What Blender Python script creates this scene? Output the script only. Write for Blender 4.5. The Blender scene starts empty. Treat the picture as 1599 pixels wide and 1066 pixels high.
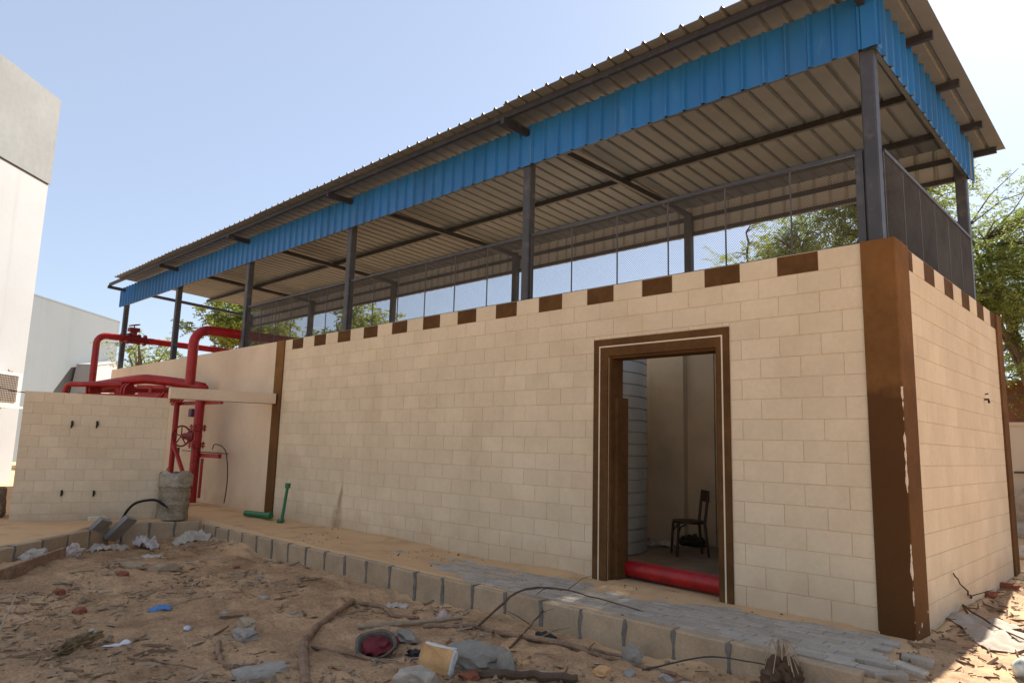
import bpy, bmesh, math, random
import numpy as np
from mathutils import Vector, Matrix, noise as mnoise

# ------------------------------------------------------------------ camera, sky, sun, exposure
SC = bpy.context.scene
COL = SC.collection
R = math.radians
rng = random.Random(7)

cam_d = bpy.data.cameras.new('camera')
cam_d.sensor_width = 36.0
cam_d.lens = 36.0 * 1095.88 / 1599
cam_d.clip_start = 0.05
cam_d.clip_end = 3000
cam = bpy.data.objects.new('camera', cam_d)
COL.objects.link(cam)
CAM = Vector((1.6525, -6.2657, 1.3859))
YAW, PITCH, ROLL = 0.76830, 0.14844, 0.02672
fw = Vector((-math.sin(YAW) * math.cos(PITCH), math.cos(YAW) * math.cos(PITCH), math.sin(PITCH)))
rt = Vector((math.cos(YAW), math.sin(YAW), 0))
up = rt.cross(fw)
r2 = rt * math.cos(ROLL) + up * math.sin(ROLL)
u2 = -rt * math.sin(ROLL) + up * math.cos(ROLL)
m = Matrix((r2, u2, -fw)).transposed().to_4x4()
m.translation = CAM
cam.matrix_world = m
SC.camera = cam

SUN_EL, SUN_AZ = R(41), R(5)          # azimuth measured from +Y towards -X
world = bpy.data.worlds.new('World')
SC.world = world
world.use_nodes = True
wn = world.node_tree
bg = wn.nodes['Background']
sky = wn.nodes.new('ShaderNodeTexSky')
sky.sky_type = 'NISHITA'
sky.sun_disc = False
sky.sun_elevation = SUN_EL
sky.sun_rotation = -SUN_AZ
sky.air_density = 1.0
sky.dust_density = 0.7
sky.ozone_density = 2.0
sky.altitude = 100
# hazy desert air: the clear sky mixed evenly, all round, with flat pale haze
hz = wn.nodes.new('ShaderNodeMix')
hz.data_type = 'RGBA'
hz.inputs['Factor'].default_value = 0.65
hz.inputs[7].default_value = (2.30, 2.58, 3.18, 1)
wn.links.new(sky.outputs[0], hz.inputs[6])
wn.links.new(hz.outputs[2], bg.inputs[0])
bg.inputs[1].default_value = 0.082

sun_d = bpy.data.lights.new('sun', 'SUN')
sun_d.energy = 4.6
sun_d.angle = R(0.5)
sun_d.color = (1.0, 0.95, 0.87)
sun = bpy.data.objects.new('sun', sun_d)
COL.objects.link(sun)
to_sun = Vector((-math.sin(SUN_AZ) * math.cos(SUN_EL), math.cos(SUN_AZ) * math.cos(SUN_EL), math.sin(SUN_EL)))
sun.rotation_euler = (-to_sun).to_track_quat('-Z', 'Y').to_euler()
sun.location = (0, 30, 40)

SC.view_settings.view_transform = 'Standard'
SC.view_settings.look = 'None'
SC.view_settings.exposure = 1.58
SC.view_settings.gamma = 1.0
SC.view_settings.use_curve_mapping = False
SC.cycles.max_bounces = 8
SC.cycles.transparent_max_bounces = 8


# ------------------------------------------------------------------ materials
def mat(name, c, rough=0.8, metal=0.0, var=0.15, vs=3.0, c2=None, fine=0.0, fs=60.0, bump=0.0, bs=80.0,
        rnd=0.0, dust=None, dust_amt=0.0, spec=0.3, stretch=None):
    M = bpy.data.materials.new(name)
    M.use_nodes = True
    nt = M.node_tree
    N, L = nt.nodes, nt.links
    b = N['Principled BSDF']
    b.inputs['Roughness'].default_value = rough
    b.inputs['Metallic'].default_value = metal
    b.inputs['Specular IOR Level'].default_value = spec
    geo = N.new('ShaderNodeNewGeometry')
    pos = geo.outputs['Position']
    if stretch:
        mp = N.new('ShaderNodeMapping')
        mp.inputs['Scale'].default_value = stretch
        L.new(pos, mp.inputs[0])
        pos = mp.outputs[0]

    def nz(scale, detail=5, rg=0.6):
        n = N.new('ShaderNodeTexNoise')
        n.inputs['Scale'].default_value = scale
        n.inputs['Detail'].default_value = detail
        n.inputs['Roughness'].default_value = rg
        L.new(pos, n.inputs['Vector'])
        return n.outputs['Fac']

    def ramp(f, lo, hi):
        r = N.new('ShaderNodeMapRange')
        r.inputs['From Min'].default_value = lo
        r.inputs['From Max'].default_value = hi
        L.new(f, r.inputs['Value'])
        return r.outputs[0]

    def mix(f, a, bb):
        x = N.new('ShaderNodeMix')
        x.data_type = 'RGBA'
        if isinstance(f, (int, float)):
            x.inputs['Factor'].default_value = f
        else:
            L.new(f, x.inputs['Factor'])
        for s, v in ((6, a), (7, bb)):
            if isinstance(v, tuple):
                x.inputs[s].default_value = (*v[:3], 1)
            else:
                L.new(v, x.inputs[s])
        return x.outputs[2]
    lo = tuple(max(0, v * (1 - var)) for v in c)
    hi = tuple(min(1, v * (1 + var)) for v in (c2 or c))
    col = mix(ramp(nz(vs), 0.3, 0.7), lo, hi)
    if fine:
        g = N.new('ShaderNodeMix')
        g.data_type = 'RGBA'
        g.blend_type = 'MULTIPLY'
        g.inputs['Factor'].default_value = 1
        L.new(col, g.inputs[6])
        L.new(mix(ramp(nz(fs, 3), 0.3, 0.7), (1 - fine,) * 3, (1, 1, 1)), g.inputs[7])
        col = g.outputs[2]
    if rnd:
        oi = N.new('ShaderNodeObjectInfo')
        ad = N.new('ShaderNodeMath')
        L.new(oi.outputs['Random'], ad.inputs[0])
        L.new(geo.outputs['Random Per Island'], ad.inputs[1])
        fr = N.new('ShaderNodeMath')
        fr.operation = 'FRACT'
        L.new(ad.outputs[0], fr.inputs[0])
        g = N.new('ShaderNodeMix')
        g.data_type = 'RGBA'
        g.blend_type = 'MULTIPLY'
        g.inputs['Factor'].default_value = 1
        L.new(col, g.inputs[6])
        L.new(mix(fr.outputs[0], (1 - rnd, 1 - rnd * 1.05, 1 - rnd * 1.2), (1, 1, 1)), g.inputs[7])
        col = g.outputs[2]
    if dust:
        col = mix(ramp(nz(vs * 2.3, 6, 0.7), 0.62 - dust_amt * 0.5, 0.8 - dust_amt * 0.3), col, dust)
    L.new(col, b.inputs['Base Color'])
    if bump:
        bp = N.new('ShaderNodeBump')
        bp.inputs['Strength'].default_value = bump
        bp.inputs['Distance'].default_value = 0.01
        L.new(nz(bs, 6, 0.65), bp.inputs['Height'])
        L.new(bp.outputs[0], b.inputs['Normal'])
    M['col_socket'] = ''
    return M


def add_mask(M, colr, build):
    """mix a colour into a material's base colour with a mask; build(N, L, pos) -> socket"""
    nt = M.node_tree
    N, L = nt.nodes, nt.links
    b = N['Principled BSDF']
    src = b.inputs['Base Color'].links[0].from_socket
    geo = N.new('ShaderNodeNewGeometry')
    f = build(N, L, geo.outputs['Position'])
    x = N.new('ShaderNodeMix')
    x.data_type = 'RGBA'
    L.new(f, x.inputs['Factor'])
    L.new(src, x.inputs[6])
    x.inputs[7].default_value = (*colr, 1)
    L.new(x.outputs[2], b.inputs['Base Color'])


def mth(N, L, op, a, b=None):
    n = N.new('ShaderNodeMath')
    n.operation = op
    n.use_clamp = False
    for i, v in enumerate((a, b)):
        if v is None:
            continue
        if isinstance(v, (int, float)):
            n.inputs[i].default_value = v
        else:
            L.new(v, n.inputs[i])
    return n.outputs[0]


def sep(N, L, pos):
    s = N.new('ShaderNodeSeparateXYZ')
    L.new(pos, s.inputs[0])
    return s.outputs


def noise_n(N, L, pos, sc, detail=5):
    n = N.new('ShaderNodeTexNoise')
    n.inputs['Scale'].default_value = sc
    n.inputs['Detail'].default_value = detail
    L.new(pos, n.inputs['Vector'])
    return n.outputs['Fac']


def smooth(N, L, v, lo, hi):
    r = N.new('ShaderNodeMapRange')
    r.interpolation_type = 'SMOOTHSTEP'
    r.inputs['From Min'].default_value = lo
    r.inputs['From Max'].default_value = hi
    L.new(v, r.inputs['Value'])
    return r.outputs[0]


BEIGE = (0.675, 0.555, 0.38)
M_block = mat('painted_block', BEIGE, 0.85, var=0.06, vs=1.3, fine=0.07, fs=25, bump=0.25, bs=55, rnd=0.08, c2=(0.70, 0.58, 0.405))
M_joint = mat('block_joint', (0.60, 0.46, 0.285), 0.9, var=0.1, vs=6, bump=0.3)
M_plaster = mat('smooth_plaster', (0.665, 0.53, 0.38), 0.85, var=0.07, vs=1.1, fine=0.06, fs=18, bump=0.15, bs=40)
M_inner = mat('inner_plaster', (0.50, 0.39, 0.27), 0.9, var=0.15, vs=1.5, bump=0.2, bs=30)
M_brown = mat('brown_paint', (0.15, 0.07, 0.023), 0.85, var=0.25, vs=1.2, c2=(0.18, 0.085, 0.027), fine=0.15, fs=14, bump=0.35, bs=60, spec=0.12)
M_brown2 = mat('brown_block_paint', (0.11, 0.054, 0.019), 0.85, spec=0.12, var=0.25, fine=0.2, fs=14, vs=3, bump=0.3, bs=60)
M_line = mat('white_line', (0.62, 0.52, 0.38), 0.8, var=0.1)
M_steel = mat('dark_painted_steel', (0.028, 0.028, 0.032), 0.55, var=0.3, vs=4, dust=(0.10, 0.085, 0.07), dust_amt=0.12, spec=0.4)
M_post = mat('post_steel', (0.045, 0.047, 0.053), 0.5, var=0.25, vs=3, dust=(0.12, 0.105, 0.09), dust_amt=0.15, spec=0.4)
M_mesh = mat('mesh_wire', (0.085, 0.077, 0.072), 0.6, var=0.2, vs=4)
M_blue = mat('blue_sheet', (0.016, 0.145, 0.40), 0.42, var=0.14, vs=1.5, rnd=0.14, dust=(0.06, 0.19, 0.40), dust_amt=0.10, spec=0.45, stretch=(1, 1, 0.35))
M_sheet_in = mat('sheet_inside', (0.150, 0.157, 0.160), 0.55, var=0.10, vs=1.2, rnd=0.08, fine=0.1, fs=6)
M_sheet_back = mat('sheet_back_coat', (0.36, 0.37, 0.37), 0.5, var=0.10, vs=1.2, rnd=0.08)
M_sheet_top = mat('sheet_top', (0.27, 0.255, 0.235), 0.45, metal=0.3, var=0.12, vs=1.5, rnd=0.08)
M_red = mat('red_pipe_paint', (0.33, 0.008, 0.009), 0.42, var=0.25, vs=5, fine=0.2, fs=20, dust=(0.33, 0.13, 0.08), dust_amt=0.06, spec=0.4, bump=0.2, bs=40)
M_red_dark = mat('red_valve', (0.16, 0.012, 0.014), 0.5, var=0.3, vs=20)
M_kerb = mat('kerb_concrete', (0.49, 0.36, 0.23), 0.9, var=0.16, vs=4, fine=0.2, fs=45, bump=0.5, bs=70, rnd=0.16, dust=(0.40, 0.28, 0.16), dust_amt=0.12)
M_mortar = mat('grey_mortar', (0.17, 0.15, 0.125), 0.95, var=0.3, vs=14, bump=0.6, bs=40)
M_paver = mat('paver_concrete', (0.50, 0.425, 0.34), 0.9, var=0.12, vs=5, fine=0.2, fs=50, bump=0.4, bs=80, rnd=0.2, dust=(0.42, 0.30, 0.18), dust_amt=0.16)
M_white = mat('white_render', (0.32, 0.32, 0.32), 0.85, var=0.04, vs=0.6, fine=0.03, fs=8, bump=0.1, bs=30)
M_greyst = mat('grey_stone_cladding', (0.19, 0.195, 0.19), 0.85, var=0.10, vs=0.9, fine=0.1, fs=7, bump=0.2, bs=30)
M_farg = mat('far_grey_render', (0.135, 0.152, 0.162), 0.85, var=0.05, vs=0.4)
M_wood = mat('weathered_branch', (0.30, 0.185, 0.11), 0.9, var=0.35, vs=9, bump=0.6, bs=60, fine=0.3, fs=50)
M_woodp = mat('pale_dry_wood', (0.40, 0.30, 0.19), 0.9, var=0.25, vs=9, bump=0.5, bs=60, fine=0.2, fs=60)
M_twig = mat('dark_twig', (0.10, 0.062, 0.038), 0.9, var=0.3, vs=12)
M_bark = mat('tree_bark', (0.11, 0.085, 0.06), 0.95, var=0.3, vs=8, bump=0.6, bs=30)
M_rock = mat('grey_rubble', (0.33, 0.29, 0.24), 0.95, var=0.25, vs=7, bump=0.6, bs=50, dust=(0.36, 0.25, 0.15), dust_amt=0.2)
M_brickfrag = mat('red_brick', (0.24, 0.075, 0.04), 0.95, var=0.25, vs=12, bump=0.6, bs=60, dust=(0.3, 0.19, 0.11), dust_amt=0.2)
M_cream = mat('cream_block', (0.60, 0.34, 0.145), 0.95, var=0.2, vs=8, bump=0.7, bs=50)
M_plastic = mat('white_sack', (0.46, 0.39, 0.31), 0.75, var=0.25, vs=10, bump=0.5, bs=30, dust=(0.42, 0.30, 0.2), dust_amt=0.16)
M_gbag = mat('grey_bag', (0.27, 0.235, 0.185), 0.75, var=0.2, vs=8, bump=0.4, bs=30, dust=(0.36, 0.26, 0.16), dust_amt=0.1)
M_burlap = mat('beige_cloth', (0.42, 0.34, 0.26), 0.95, var=0.15, vs=5, bump=0.5, bs=90, fine=0.2, fs=120)
M_black = mat('black_rubber', (0.014, 0.014, 0.014), 0.55, var=0.2)
M_green = mat('green_pvc', (0.008, 0.13, 0.045), 0.45, var=0.15, vs=5, spec=0.5)
M_barrel = mat('cement_stained_drum', (0.31, 0.25, 0.165), 0.85, var=0.35, vs=5, fine=0.35, fs=22, bump=0.7, bs=25, dust=(0.40, 0.35, 0.26), dust_amt=0.2)
M_film = mat('torn_film', (0.29, 0.25, 0.18), 0.4, var=0.45, vs=12, spec=0.5)
M_chrome = mat('aluminium_duct', (0.72, 0.72, 0.72), 0.25, metal=0.9, var=0.1)
M_acw = mat('ac_casing', (0.68, 0.62, 0.52), 0.6, var=0.06)
M_acg = mat('ac_grille', (0.30, 0.24, 0.19), 0.6, var=0.1)
M_tank = mat('galvanised_tank', (0.50, 0.50, 0.47), 0.45, metal=0.35, var=0.12, vs=2)
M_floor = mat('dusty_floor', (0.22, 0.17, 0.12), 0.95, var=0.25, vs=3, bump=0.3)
M_chair = mat('dark_bentwood', (0.035, 0.018, 0.010), 0.5, var=0.2)
M_blueplas = mat('blue_plastic', (0.10, 0.22, 0.42), 0.5, var=0.15)
M_wire = mat('thin_cable', (0.05, 0.045, 0.04), 0.7, var=0.2)
M_husk = mat('dry_husk', (0.19, 0.13, 0.065), 0.9, var=0.4, vs=20, bump=0.4)
M_cloth_r = mat('red_cloth', (0.16, 0.022, 0.025), 0.9, var=0.35, vs=15)
M_cloth_g = mat('grey_rim', (0.13, 0.105, 0.075), 0.85, var=0.3, vs=18)
M_farwall = mat('cream_far_wall', (0.52, 0.43, 0.32), 0.9, var=0.1, vs=0.8, dust=(0.25, 0.18, 0.11), dust_amt=0.12)
M_shed = mat('rusty_brown_sheet', (0.16, 0.075, 0.04), 0.8, var=0.25, vs=3)


def leaf_mat(name, c, c2, tr):
    M = bpy.data.materials.new(name)
    M.use_nodes = True
    nt = M.node_tree
    N, L = nt.nodes, nt.links
    N.remove(N['Principled BSDF'])
    geo = N.new('ShaderNodeNewGeometry')
    mx = N.new('ShaderNodeMix')
    mx.data_type = 'RGBA'
    L.new(geo.outputs['Random Per Island'], mx.inputs['Factor'])
    mx.inputs[6].default_value = (*c, 1)
    mx.inputs[7].default_value = (*c2, 1)
    d = N.new('ShaderNodeBsdfDiffuse')
    t = N.new('ShaderNodeBsdfTranslucent')
    s = N.new('ShaderNodeMixShader')
    s.inputs[0].default_value = tr
    L.new(mx.outputs[2], d.inputs[0])
    L.new(mx.outputs[2], t.inputs[0])
    L.new(d.outputs[0], s.inputs[1])
    L.new(t.outputs[0], s.inputs[2])
    L.new(s.outputs[0], N['Material Output'].inputs[0])
    return M


M_leaf = leaf_mat('feathery_leaves', (0.15, 0.205, 0.05), (0.34, 0.37, 0.125), 0.55)
M_leafd = leaf_mat('darker_leaves', (0.14, 0.195, 0.04), (0.32, 0.34, 0.09), 0.5)

# paint chipped off the corner pilaster's edge, and a drip stain on the wall


def chips(N, L, pos):
    x, y, z = sep(N, L, pos)[0:3]
    n = noise_n(N, L, pos, 7, 6)
    n2 = noise_n(N, L, pos, 1.6, 3)
    d = mth(N, L, 'MAXIMUM', mth(N, L, 'ABSOLUTE', x), mth(N, L, 'ABSOLUTE', y))   # distance from the corner edge
    w = mth(N, L, 'ADD', mth(N, L, 'MULTIPLY', mth(N, L, 'SUBTRACT', n, 0.44), 0.075), mth(N, L, 'MULTIPLY', mth(N, L, 'SUBTRACT', n2, 0.48), 0.085))
    a = mth(N, L, 'GREATER_THAN', mth(N, L, 'SUBTRACT', w, d), -0.002)
    low = mth(N, L, 'LESS_THAN', z, 1.95)
    c = mth(N, L, 'MULTIPLY', a, low)
    # flakes near the foot
    foot = mth(N, L, 'GREATER_THAN', mth(N, L, 'SUBTRACT', noise_n(N, L, pos, 9, 4), mth(N, L, 'MULTIPLY', z, 0.28)), 0.66)
    return mth(N, L, 'MAXIMUM', c, foot)


def coat(N, L, pos):
    # the lower part of the corner has a second, darker coat
    x, y, z = sep(N, L, pos)[0:3]
    n = noise_n(N, L, pos, 5, 5)
    f = smooth(N, L, mth(N, L, 'ADD', mth(N, L, 'SUBTRACT', 1.98, z), mth(N, L, 'MULTIPLY', mth(N, L, 'SUBTRACT', n, 0.5), 0.5)), -0.05, 0.12)
    fr_ = mth(N, L, 'MULTIPLY', mth(N, L, 'LESS_THAN', y, 0.012), mth(N, L, 'GREATER_THAN', x, -1.0))
    return mth(N, L, 'MULTIPLY', f, mth(N, L, 'ADD', 0.35, mth(N, L, 'MULTIPLY', fr_, 0.5)))


def streaks(N, L, pos):
    mp = N.new('ShaderNodeMapping')
    mp.inputs['Scale'].default_value = (3.2, 3.2, 0.12)
    L.new(pos, mp.inputs[0])
    a = smooth(N, L, noise_n(N, L, mp.outputs[0], 1.0, 6), 0.52, 0.8)
    return mth(N, L, 'MULTIPLY', a, 0.30)


for M, c in ((M_white, (0.20, 0.19, 0.17)), (M_greyst, (0.13, 0.128, 0.12)), (M_farg, (0.10, 0.105, 0.105))):
    add_mask(M, c, streaks)
add_mask(M_blue, (0.05, 0.12, 0.24), streaks)
add_mask(M_brown, (0.075, 0.034, 0.012), coat)
add_mask(M_brown, (0.62, 0.52, 0.40), chips)


def drip(N, L, pos):
    x, y, z = sep(N, L, pos)[0:3]
    n = noise_n(N, L, pos, 6, 4)
    t = smooth(N, L, z, 0.85, 0.05)
    cx = mth(N, L, 'ADD', -8.03, mth(N, L, 'MULTIPLY', t, -0.13))
    dx = mth(N, L, 'ABSOLUTE', mth(N, L, 'SUBTRACT', x, cx))
    w = mth(N, L, 'ADD', mth(N, L, 'MULTIPLY', t, 0.20), 0.02)
    f = mth(N, L, 'SUBTRACT', 1.0, mth(N, L, 'DIVIDE', dx, w))
    f = mth(N, L, 'ADD', f, mth(N, L, 'MULTIPLY', mth(N, L, 'SUBTRACT', n, 0.5), 1.2))
    g = smooth(N, L, f, 0.0, 1.2)
    lim = mth(N, L, 'MULTIPLY', mth(N, L, 'LESS_THAN', mth(N, L, 'ABSOLUTE', mth(N, L, 'SUBTRACT', x, -8.1)), 0.6), smooth(N, L, z, 0.95, 0.65))
    return mth(N, L, 'MULTIPLY', mth(N, L, 'MULTIPLY', g, lim), 0.7)


def grime(N, L, pos):
    x, y, z = sep(N, L, pos)[0:3]
    n = noise_n(N, L, pos, 1.7, 6)
    a = smooth(N, L, n, 0.50, 0.75)
    return mth(N, L, 'MULTIPLY', a, 0.20)


def splash(N, L, pos):
    # sand splashed against the foot of the walls by rain
    x, y, z = sep(N, L, pos)[0:3]
    n = noise_n(N, L, pos, 3.0, 6)
    f = mth(N, L, 'SUBTRACT', mth(N, L, 'MULTIPLY', n, 0.75), z)
    return mth(N, L, 'MULTIPLY', smooth(N, L, f, -0.05, 0.35), 0.40)


for M in (M_block, M_joint, M_plaster):
    add_mask(M, (0.46, 0.31, 0.17), grime)
    add_mask(M, (0.44, 0.30, 0.18), splash)
add_mask(M_block, (0.25, 0.15, 0.07), drip)


# ------------------------------------------------------------------ mesh helpers
class MB:
    def __init__(self):
        self.v, self.f, self.m = [], [], []

    def quad(self, a, b, c, d, mi=0):
        n = len(self.v)
        self.v += [tuple(a), tuple(b), tuple(c), tuple(d)]
        self.f.append((n, n + 1, n + 2, n + 3))
        self.m.append(mi)

    def hexa(self, p, mi=0):       # 8 points: bottom 4 ccw, top 4 ccw
        n = len(self.v)
        self.v += [tuple(q) for q in p]
        for f in ((0, 3, 2, 1), (4, 5, 6, 7), (0, 1, 5, 4), (1, 2, 6, 5), (2, 3, 7, 6), (3, 0, 4, 7)):
            self.f.append(tuple(n + i for i in f))
            self.m.append(mi)
        return self

    def box(self, x0, x1, y0, y1, z0, z1, mi=0):
        return self.hexa([(x0, y0, z0), (x1, y0, z0), (x1, y1, z0), (x0, y1, z0), (x0, y0, z1), (x1, y0, z1), (x1, y1, z1), (x0, y1, z1)], mi)

    def obox(self, c, ax, ay, az, hx, hy, hz, mi=0):
        c, ax, ay, az = Vector(c), Vector(ax), Vector(ay), Vector(az)
        P = []
        for sz in (-1, 1):
            for sx, sy in ((-1, -1), (1, -1), (1, 1), (-1, 1)):
                P.append(c + ax * hx * sx + ay * hy * sy + az * hz * sz)
        return self.hexa(P, mi)

    def beam(self, a, b, w, h, mi=0):
        a, b = Vector(a), Vector(b)
        d = (b - a)
        l = d.length
        d.normalize()
        s = d.cross(Vector((0, 0, 1)))
        if s.length < 1e-4:
            s = Vector((1, 0, 0))
        s.normalize()
        u = s.cross(d)
        return self.obox((a + b) / 2, d, s, u, l / 2, w / 2, h / 2, mi)

    def tube(self, path, r, n=10, cap=True, mi=0):
        P = [Vector(p) for p in path]
        k = len(P)
        rs = r if isinstance(r, (list, tuple)) else [r] * k
        T = []
        for i in range(k):
            t = P[min(i + 1, k - 1)] - P[max(i - 1, 0)]
            T.append(t.normalized())
        ref = Vector((0, 0, 1)) if abs(T[0].z) < 0.9 else Vector((1, 0, 0))
        s = T[0].cross(ref).normalized()
        base = len(self.v)
        for i in range(k):
            s = (s - T[i] * s.dot(T[i]))
            s.normalize()
            u = T[i].cross(s)
            for j in range(n):
                a = 2 * math.pi * j / n
                self.v.append(tuple(P[i] + (s * math.cos(a) + u * math.sin(a)) * rs[i]))
        for i in range(k - 1):
            for j in range(n):
                j2 = (j + 1) % n
                self.f.append((base + i * n + j, base + i * n + j2, base + (i + 1) * n + j2, base + (i + 1) * n + j))
                self.m.append(mi)
        if cap:
            self.f.append(tuple(base + j for j in reversed(range(n))))
            self.m.append(mi)
            self.f.append(tuple(base + (k - 1) * n + j for j in range(n)))
            self.m.append(mi)
        return self

    def lathe(self, prof, c=(0, 0, 0), n=24, mi=0):
        path = [(c[0], c[1], c[2] + z) for _, z in prof]
        base = len(self.v)
        for (r, z) in prof:
            for j in range(n):
                a = 2 * math.pi * j / n
                self.v.append((c[0] + r * math.cos(a), c[1] + r * math.sin(a), c[2] + z))
        for i in range(len(prof) - 1):
            for j in range(n):
                j2 = (j + 1) % n
                self.f.append((base + i * n + j, base + i * n + j2, base + (i + 1) * n + j2, base + (i + 1) * n + j))
                self.m.append(mi)
        self.f.append(tuple(base + j for j in reversed(range(n))))
        self.m.append(mi)
        self.f.append(tuple(base + (len(prof) - 1) * n + j for j in range(n)))
        self.m.append(mi)
        return self

    def mesh(self, name, mats, smooth=False, off=None):
        me = bpy.data.meshes.new(name)
        v = self.v
        if off is not None:
            ox, oy, oz = off
            v = [(a - ox, b - oy, c - oz) for a, b, c in v]
        me.from_pydata(v, [], self.f)
        for mm in (mats if isinstance(mats, (list, tuple)) else [mats]):
            me.materials.append(mm)
        if isinstance(mats, (list, tuple)):
            me.polygons.foreach_set('material_index', self.m)
        if smooth:
            me.polygons.foreach_set('use_smooth', [True] * len(self.f))
            try:
                me.set_sharp_from_angle(angle=R(40))
            except Exception:
                pass
        me.update()
        return me


def link(name, me, parent=None, loc=(0, 0, 0), rotz=0.0):
    o = bpy.data.objects.new(name, me)
    COL.objects.link(o)
    o.location = loc
    o.rotation_euler = (0, 0, rotz)
    if parent is not None:
        o.parent = parent
    return o


def tag(o, label, cat, group=None, kind=None):
    if label:
        o['label'] = label
    if cat:
        o['category'] = cat
    if group:
        o['group'] = group
    if kind:
        o['kind'] = kind
    return o


WP = {}        # world position of a parent (no rotations on parents that take world-space children)


def empty(name, loc, label, cat, group=None):
    o = bpy.data.objects.new(name, None)
    COL.objects.link(o)
    o.location = loc
    o.empty_display_size = 0.2
    WP[o.name] = Vector(loc)
    return tag(o, label, cat, group)


def part(name, mb, mats, parent, smooth=False, label=None, kind=None):
    """a mesh given in world coordinates, hung under a parent"""
    base = WP[parent.name]
    c = Vector(np.mean(np.array(mb.v), axis=0))
    me = mb.mesh(name, mats, smooth, c)
    o = link(name, me, parent, c - base)
    WP[o.name] = c
    if label:
        o['label'] = label
    if kind:
        o['kind'] = kind
    return o


def single(name, mb, mats, label, cat, smooth=False, group=None, kind=None):
    a = np.array(mb.v)
    c = Vector((float(a[:, 0].mean()), float(a[:, 1].mean()), float(a[:, 2].min())))
    me = mb.mesh(name, mats, smooth, c)
    o = link(name, me, None, c)
    WP[o.name] = c
    return tag(o, label, cat, group, kind)


def structure(name, mb, mats, smooth=False):
    me = mb.mesh(name, mats, smooth)
    o = link(name, me)
    WP[o.name] = Vector((0, 0, 0))
    o['kind'] = 'structure'
    return o


def arc(c, a, b, r, n=6):
    """points of a quarter bend: centre c, from c+a*r to c+b*r"""
    c, a, b = Vector(c), Vector(a), Vector(b)
    return [c + (a * math.cos(t) + b * math.sin(t)) * r for t in [math.pi / 2 * i / n for i in range(n + 1)]]


# ------------------------------------------------------------------ value noise for the ground (vectorised)
_r = np.random.RandomState(11)
_T = _r.rand(256, 256)


def vn(x, y):
    xi, yi = np.floor(x).astype(int), np.floor(y).astype(int)
    fx, fy = x - xi, y - yi
    fx, fy = fx * fx * (3 - 2 * fx), fy * fy * (3 - 2 * fy)
    a = _T[xi % 256, yi % 256]
    b = _T[(xi + 1) % 256, yi % 256]
    c = _T[xi % 256, (yi + 1) % 256]
    d = _T[(xi + 1) % 256, (yi + 1) % 256]
    return (a * (1 - fx) + b * fx) * (1 - fy) + (c * (1 - fx) + d * fx) * fy - 0.5


def fbm(x, y, s, o=4):
    t, amp = 0, 1.0
    for i in range(o):
        t = t + vn(x * s + 17.3 * i, y * s - 9.1 * i) * amp
        s *= 2.03
        amp *= 0.5
    return t


def sst(a, b, x):
    t = np.clip((x - a) / (b - a), 0, 1)
    return t * t * (3 - 2 * t)


KY = -1.2              # kerb face line
def ground_h(x, y):
    x, y = np.asarray(x, float), np.asarray(y, float)
    big = fbm(x, y, 0.55, 3)
    med = fbm(x, y, 2.2, 4)
    sml = fbm(x, y, 9.0, 3)
    # distance to the kerb, positive on the dirt side
    d1 = KY - y
    d2 = (x + y + 12.78) * 0.7071
    d3 = x + 10.36
    dk = np.minimum(d1, np.maximum(np.minimum(d2, d3 + 50 * (y < -2.4)), np.minimum(d3, d2 + 50 * (y > -2.4))))
    heap = np.exp(-np.clip(dk, 0, 9) / 0.5) * (0.02 + 0.20 * fbm(x, y, 0.9, 2))
    dirt = -0.265 + 0.05 * big + 0.06 * med + 0.040 * sml + np.clip(heap, 0, 0.12)
    dirt += 0.09 * np.exp(-((x + 8.3) ** 2 / 0.8 + (y + 3.6) ** 2 / 0.35))
    dirt += 0.05 * np.exp(-((x + 6.5) ** 2 / 1.0 + (y + 1.9) ** 2 / 0.2))
    # sand lying on the paved strip
    left = sst(-3.0, -9.5, x)
    sand = -0.007 + 0.04 * left + 0.035 * fbm(x, y * 1.6, 1.1, 3) + 0.012 * med + 0.004 * sml
    sand += 0.045 * sst(-0.32, 0.0, y) * (0.75 + 0.6 * fbm(x, y, 2.0, 2))
    sand += 0.035 * np.exp(-((x + 2.25) ** 2 / 0.35 + (y + 0.15) ** 2 / 0.10))
    sand = np.where((y > 0.02) & (x > -2.95) & (x < -1.6), np.maximum(sand, 0.03 + 0.02 * med), sand)
    sand += 0.016 * sst(-1.0, -1.14, y) * (0.6 + 1.5 * fbm(x, y, 1.3, 2))
    sand = sand - 0.019 * sst(-2.2, -0.8, x) - 0.008 * sst(-4.0, -2.6, x)
    farl = sst(-9.3, -10.6, x)
    sand = sand * (1 - farl) + (0.075 + 0.03 * big + 0.02 * med + 0.006 * sml) * farl
    side = -0.045 - 0.07 * sst(0.1, 0.9, x) + 0.03 * big + 0.03 * med + 0.02 * sml + 0.035 * np.exp(-np.clip(x + 0.02, 0, 9) / 0.15)
    h = np.where(dk > -0.06, dirt, sand)
    w = sst(-0.02, 0.16, x)
    h = np.where((x > -0.02) & (y > -1.6), h * (1 - w) + side * w, h)
    w2 = sst(-1.6, -1.2, y) * sst(-0.4, 0.3, x)
    h = np.where((y <= -1.2) & (x > -0.6), dirt * (1 - w2) + side * w2, h)
    door = (x > -2.93) & (x < -1.63) & (y < 0.34)
    inside = ~door & (y > 0.06) & (x < -0.05) & (x > -19.9) & (y < 4.45)
    h = np.where(inside, -0.2, h)
    far = np.maximum(np.abs(x + 5) - 16, np.abs(y) - 12)
    h = h - 0.0 * far
    return h


def gh(x, y):
    return float(ground_h(np.array([x]), np.array([y]))[0])


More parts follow.
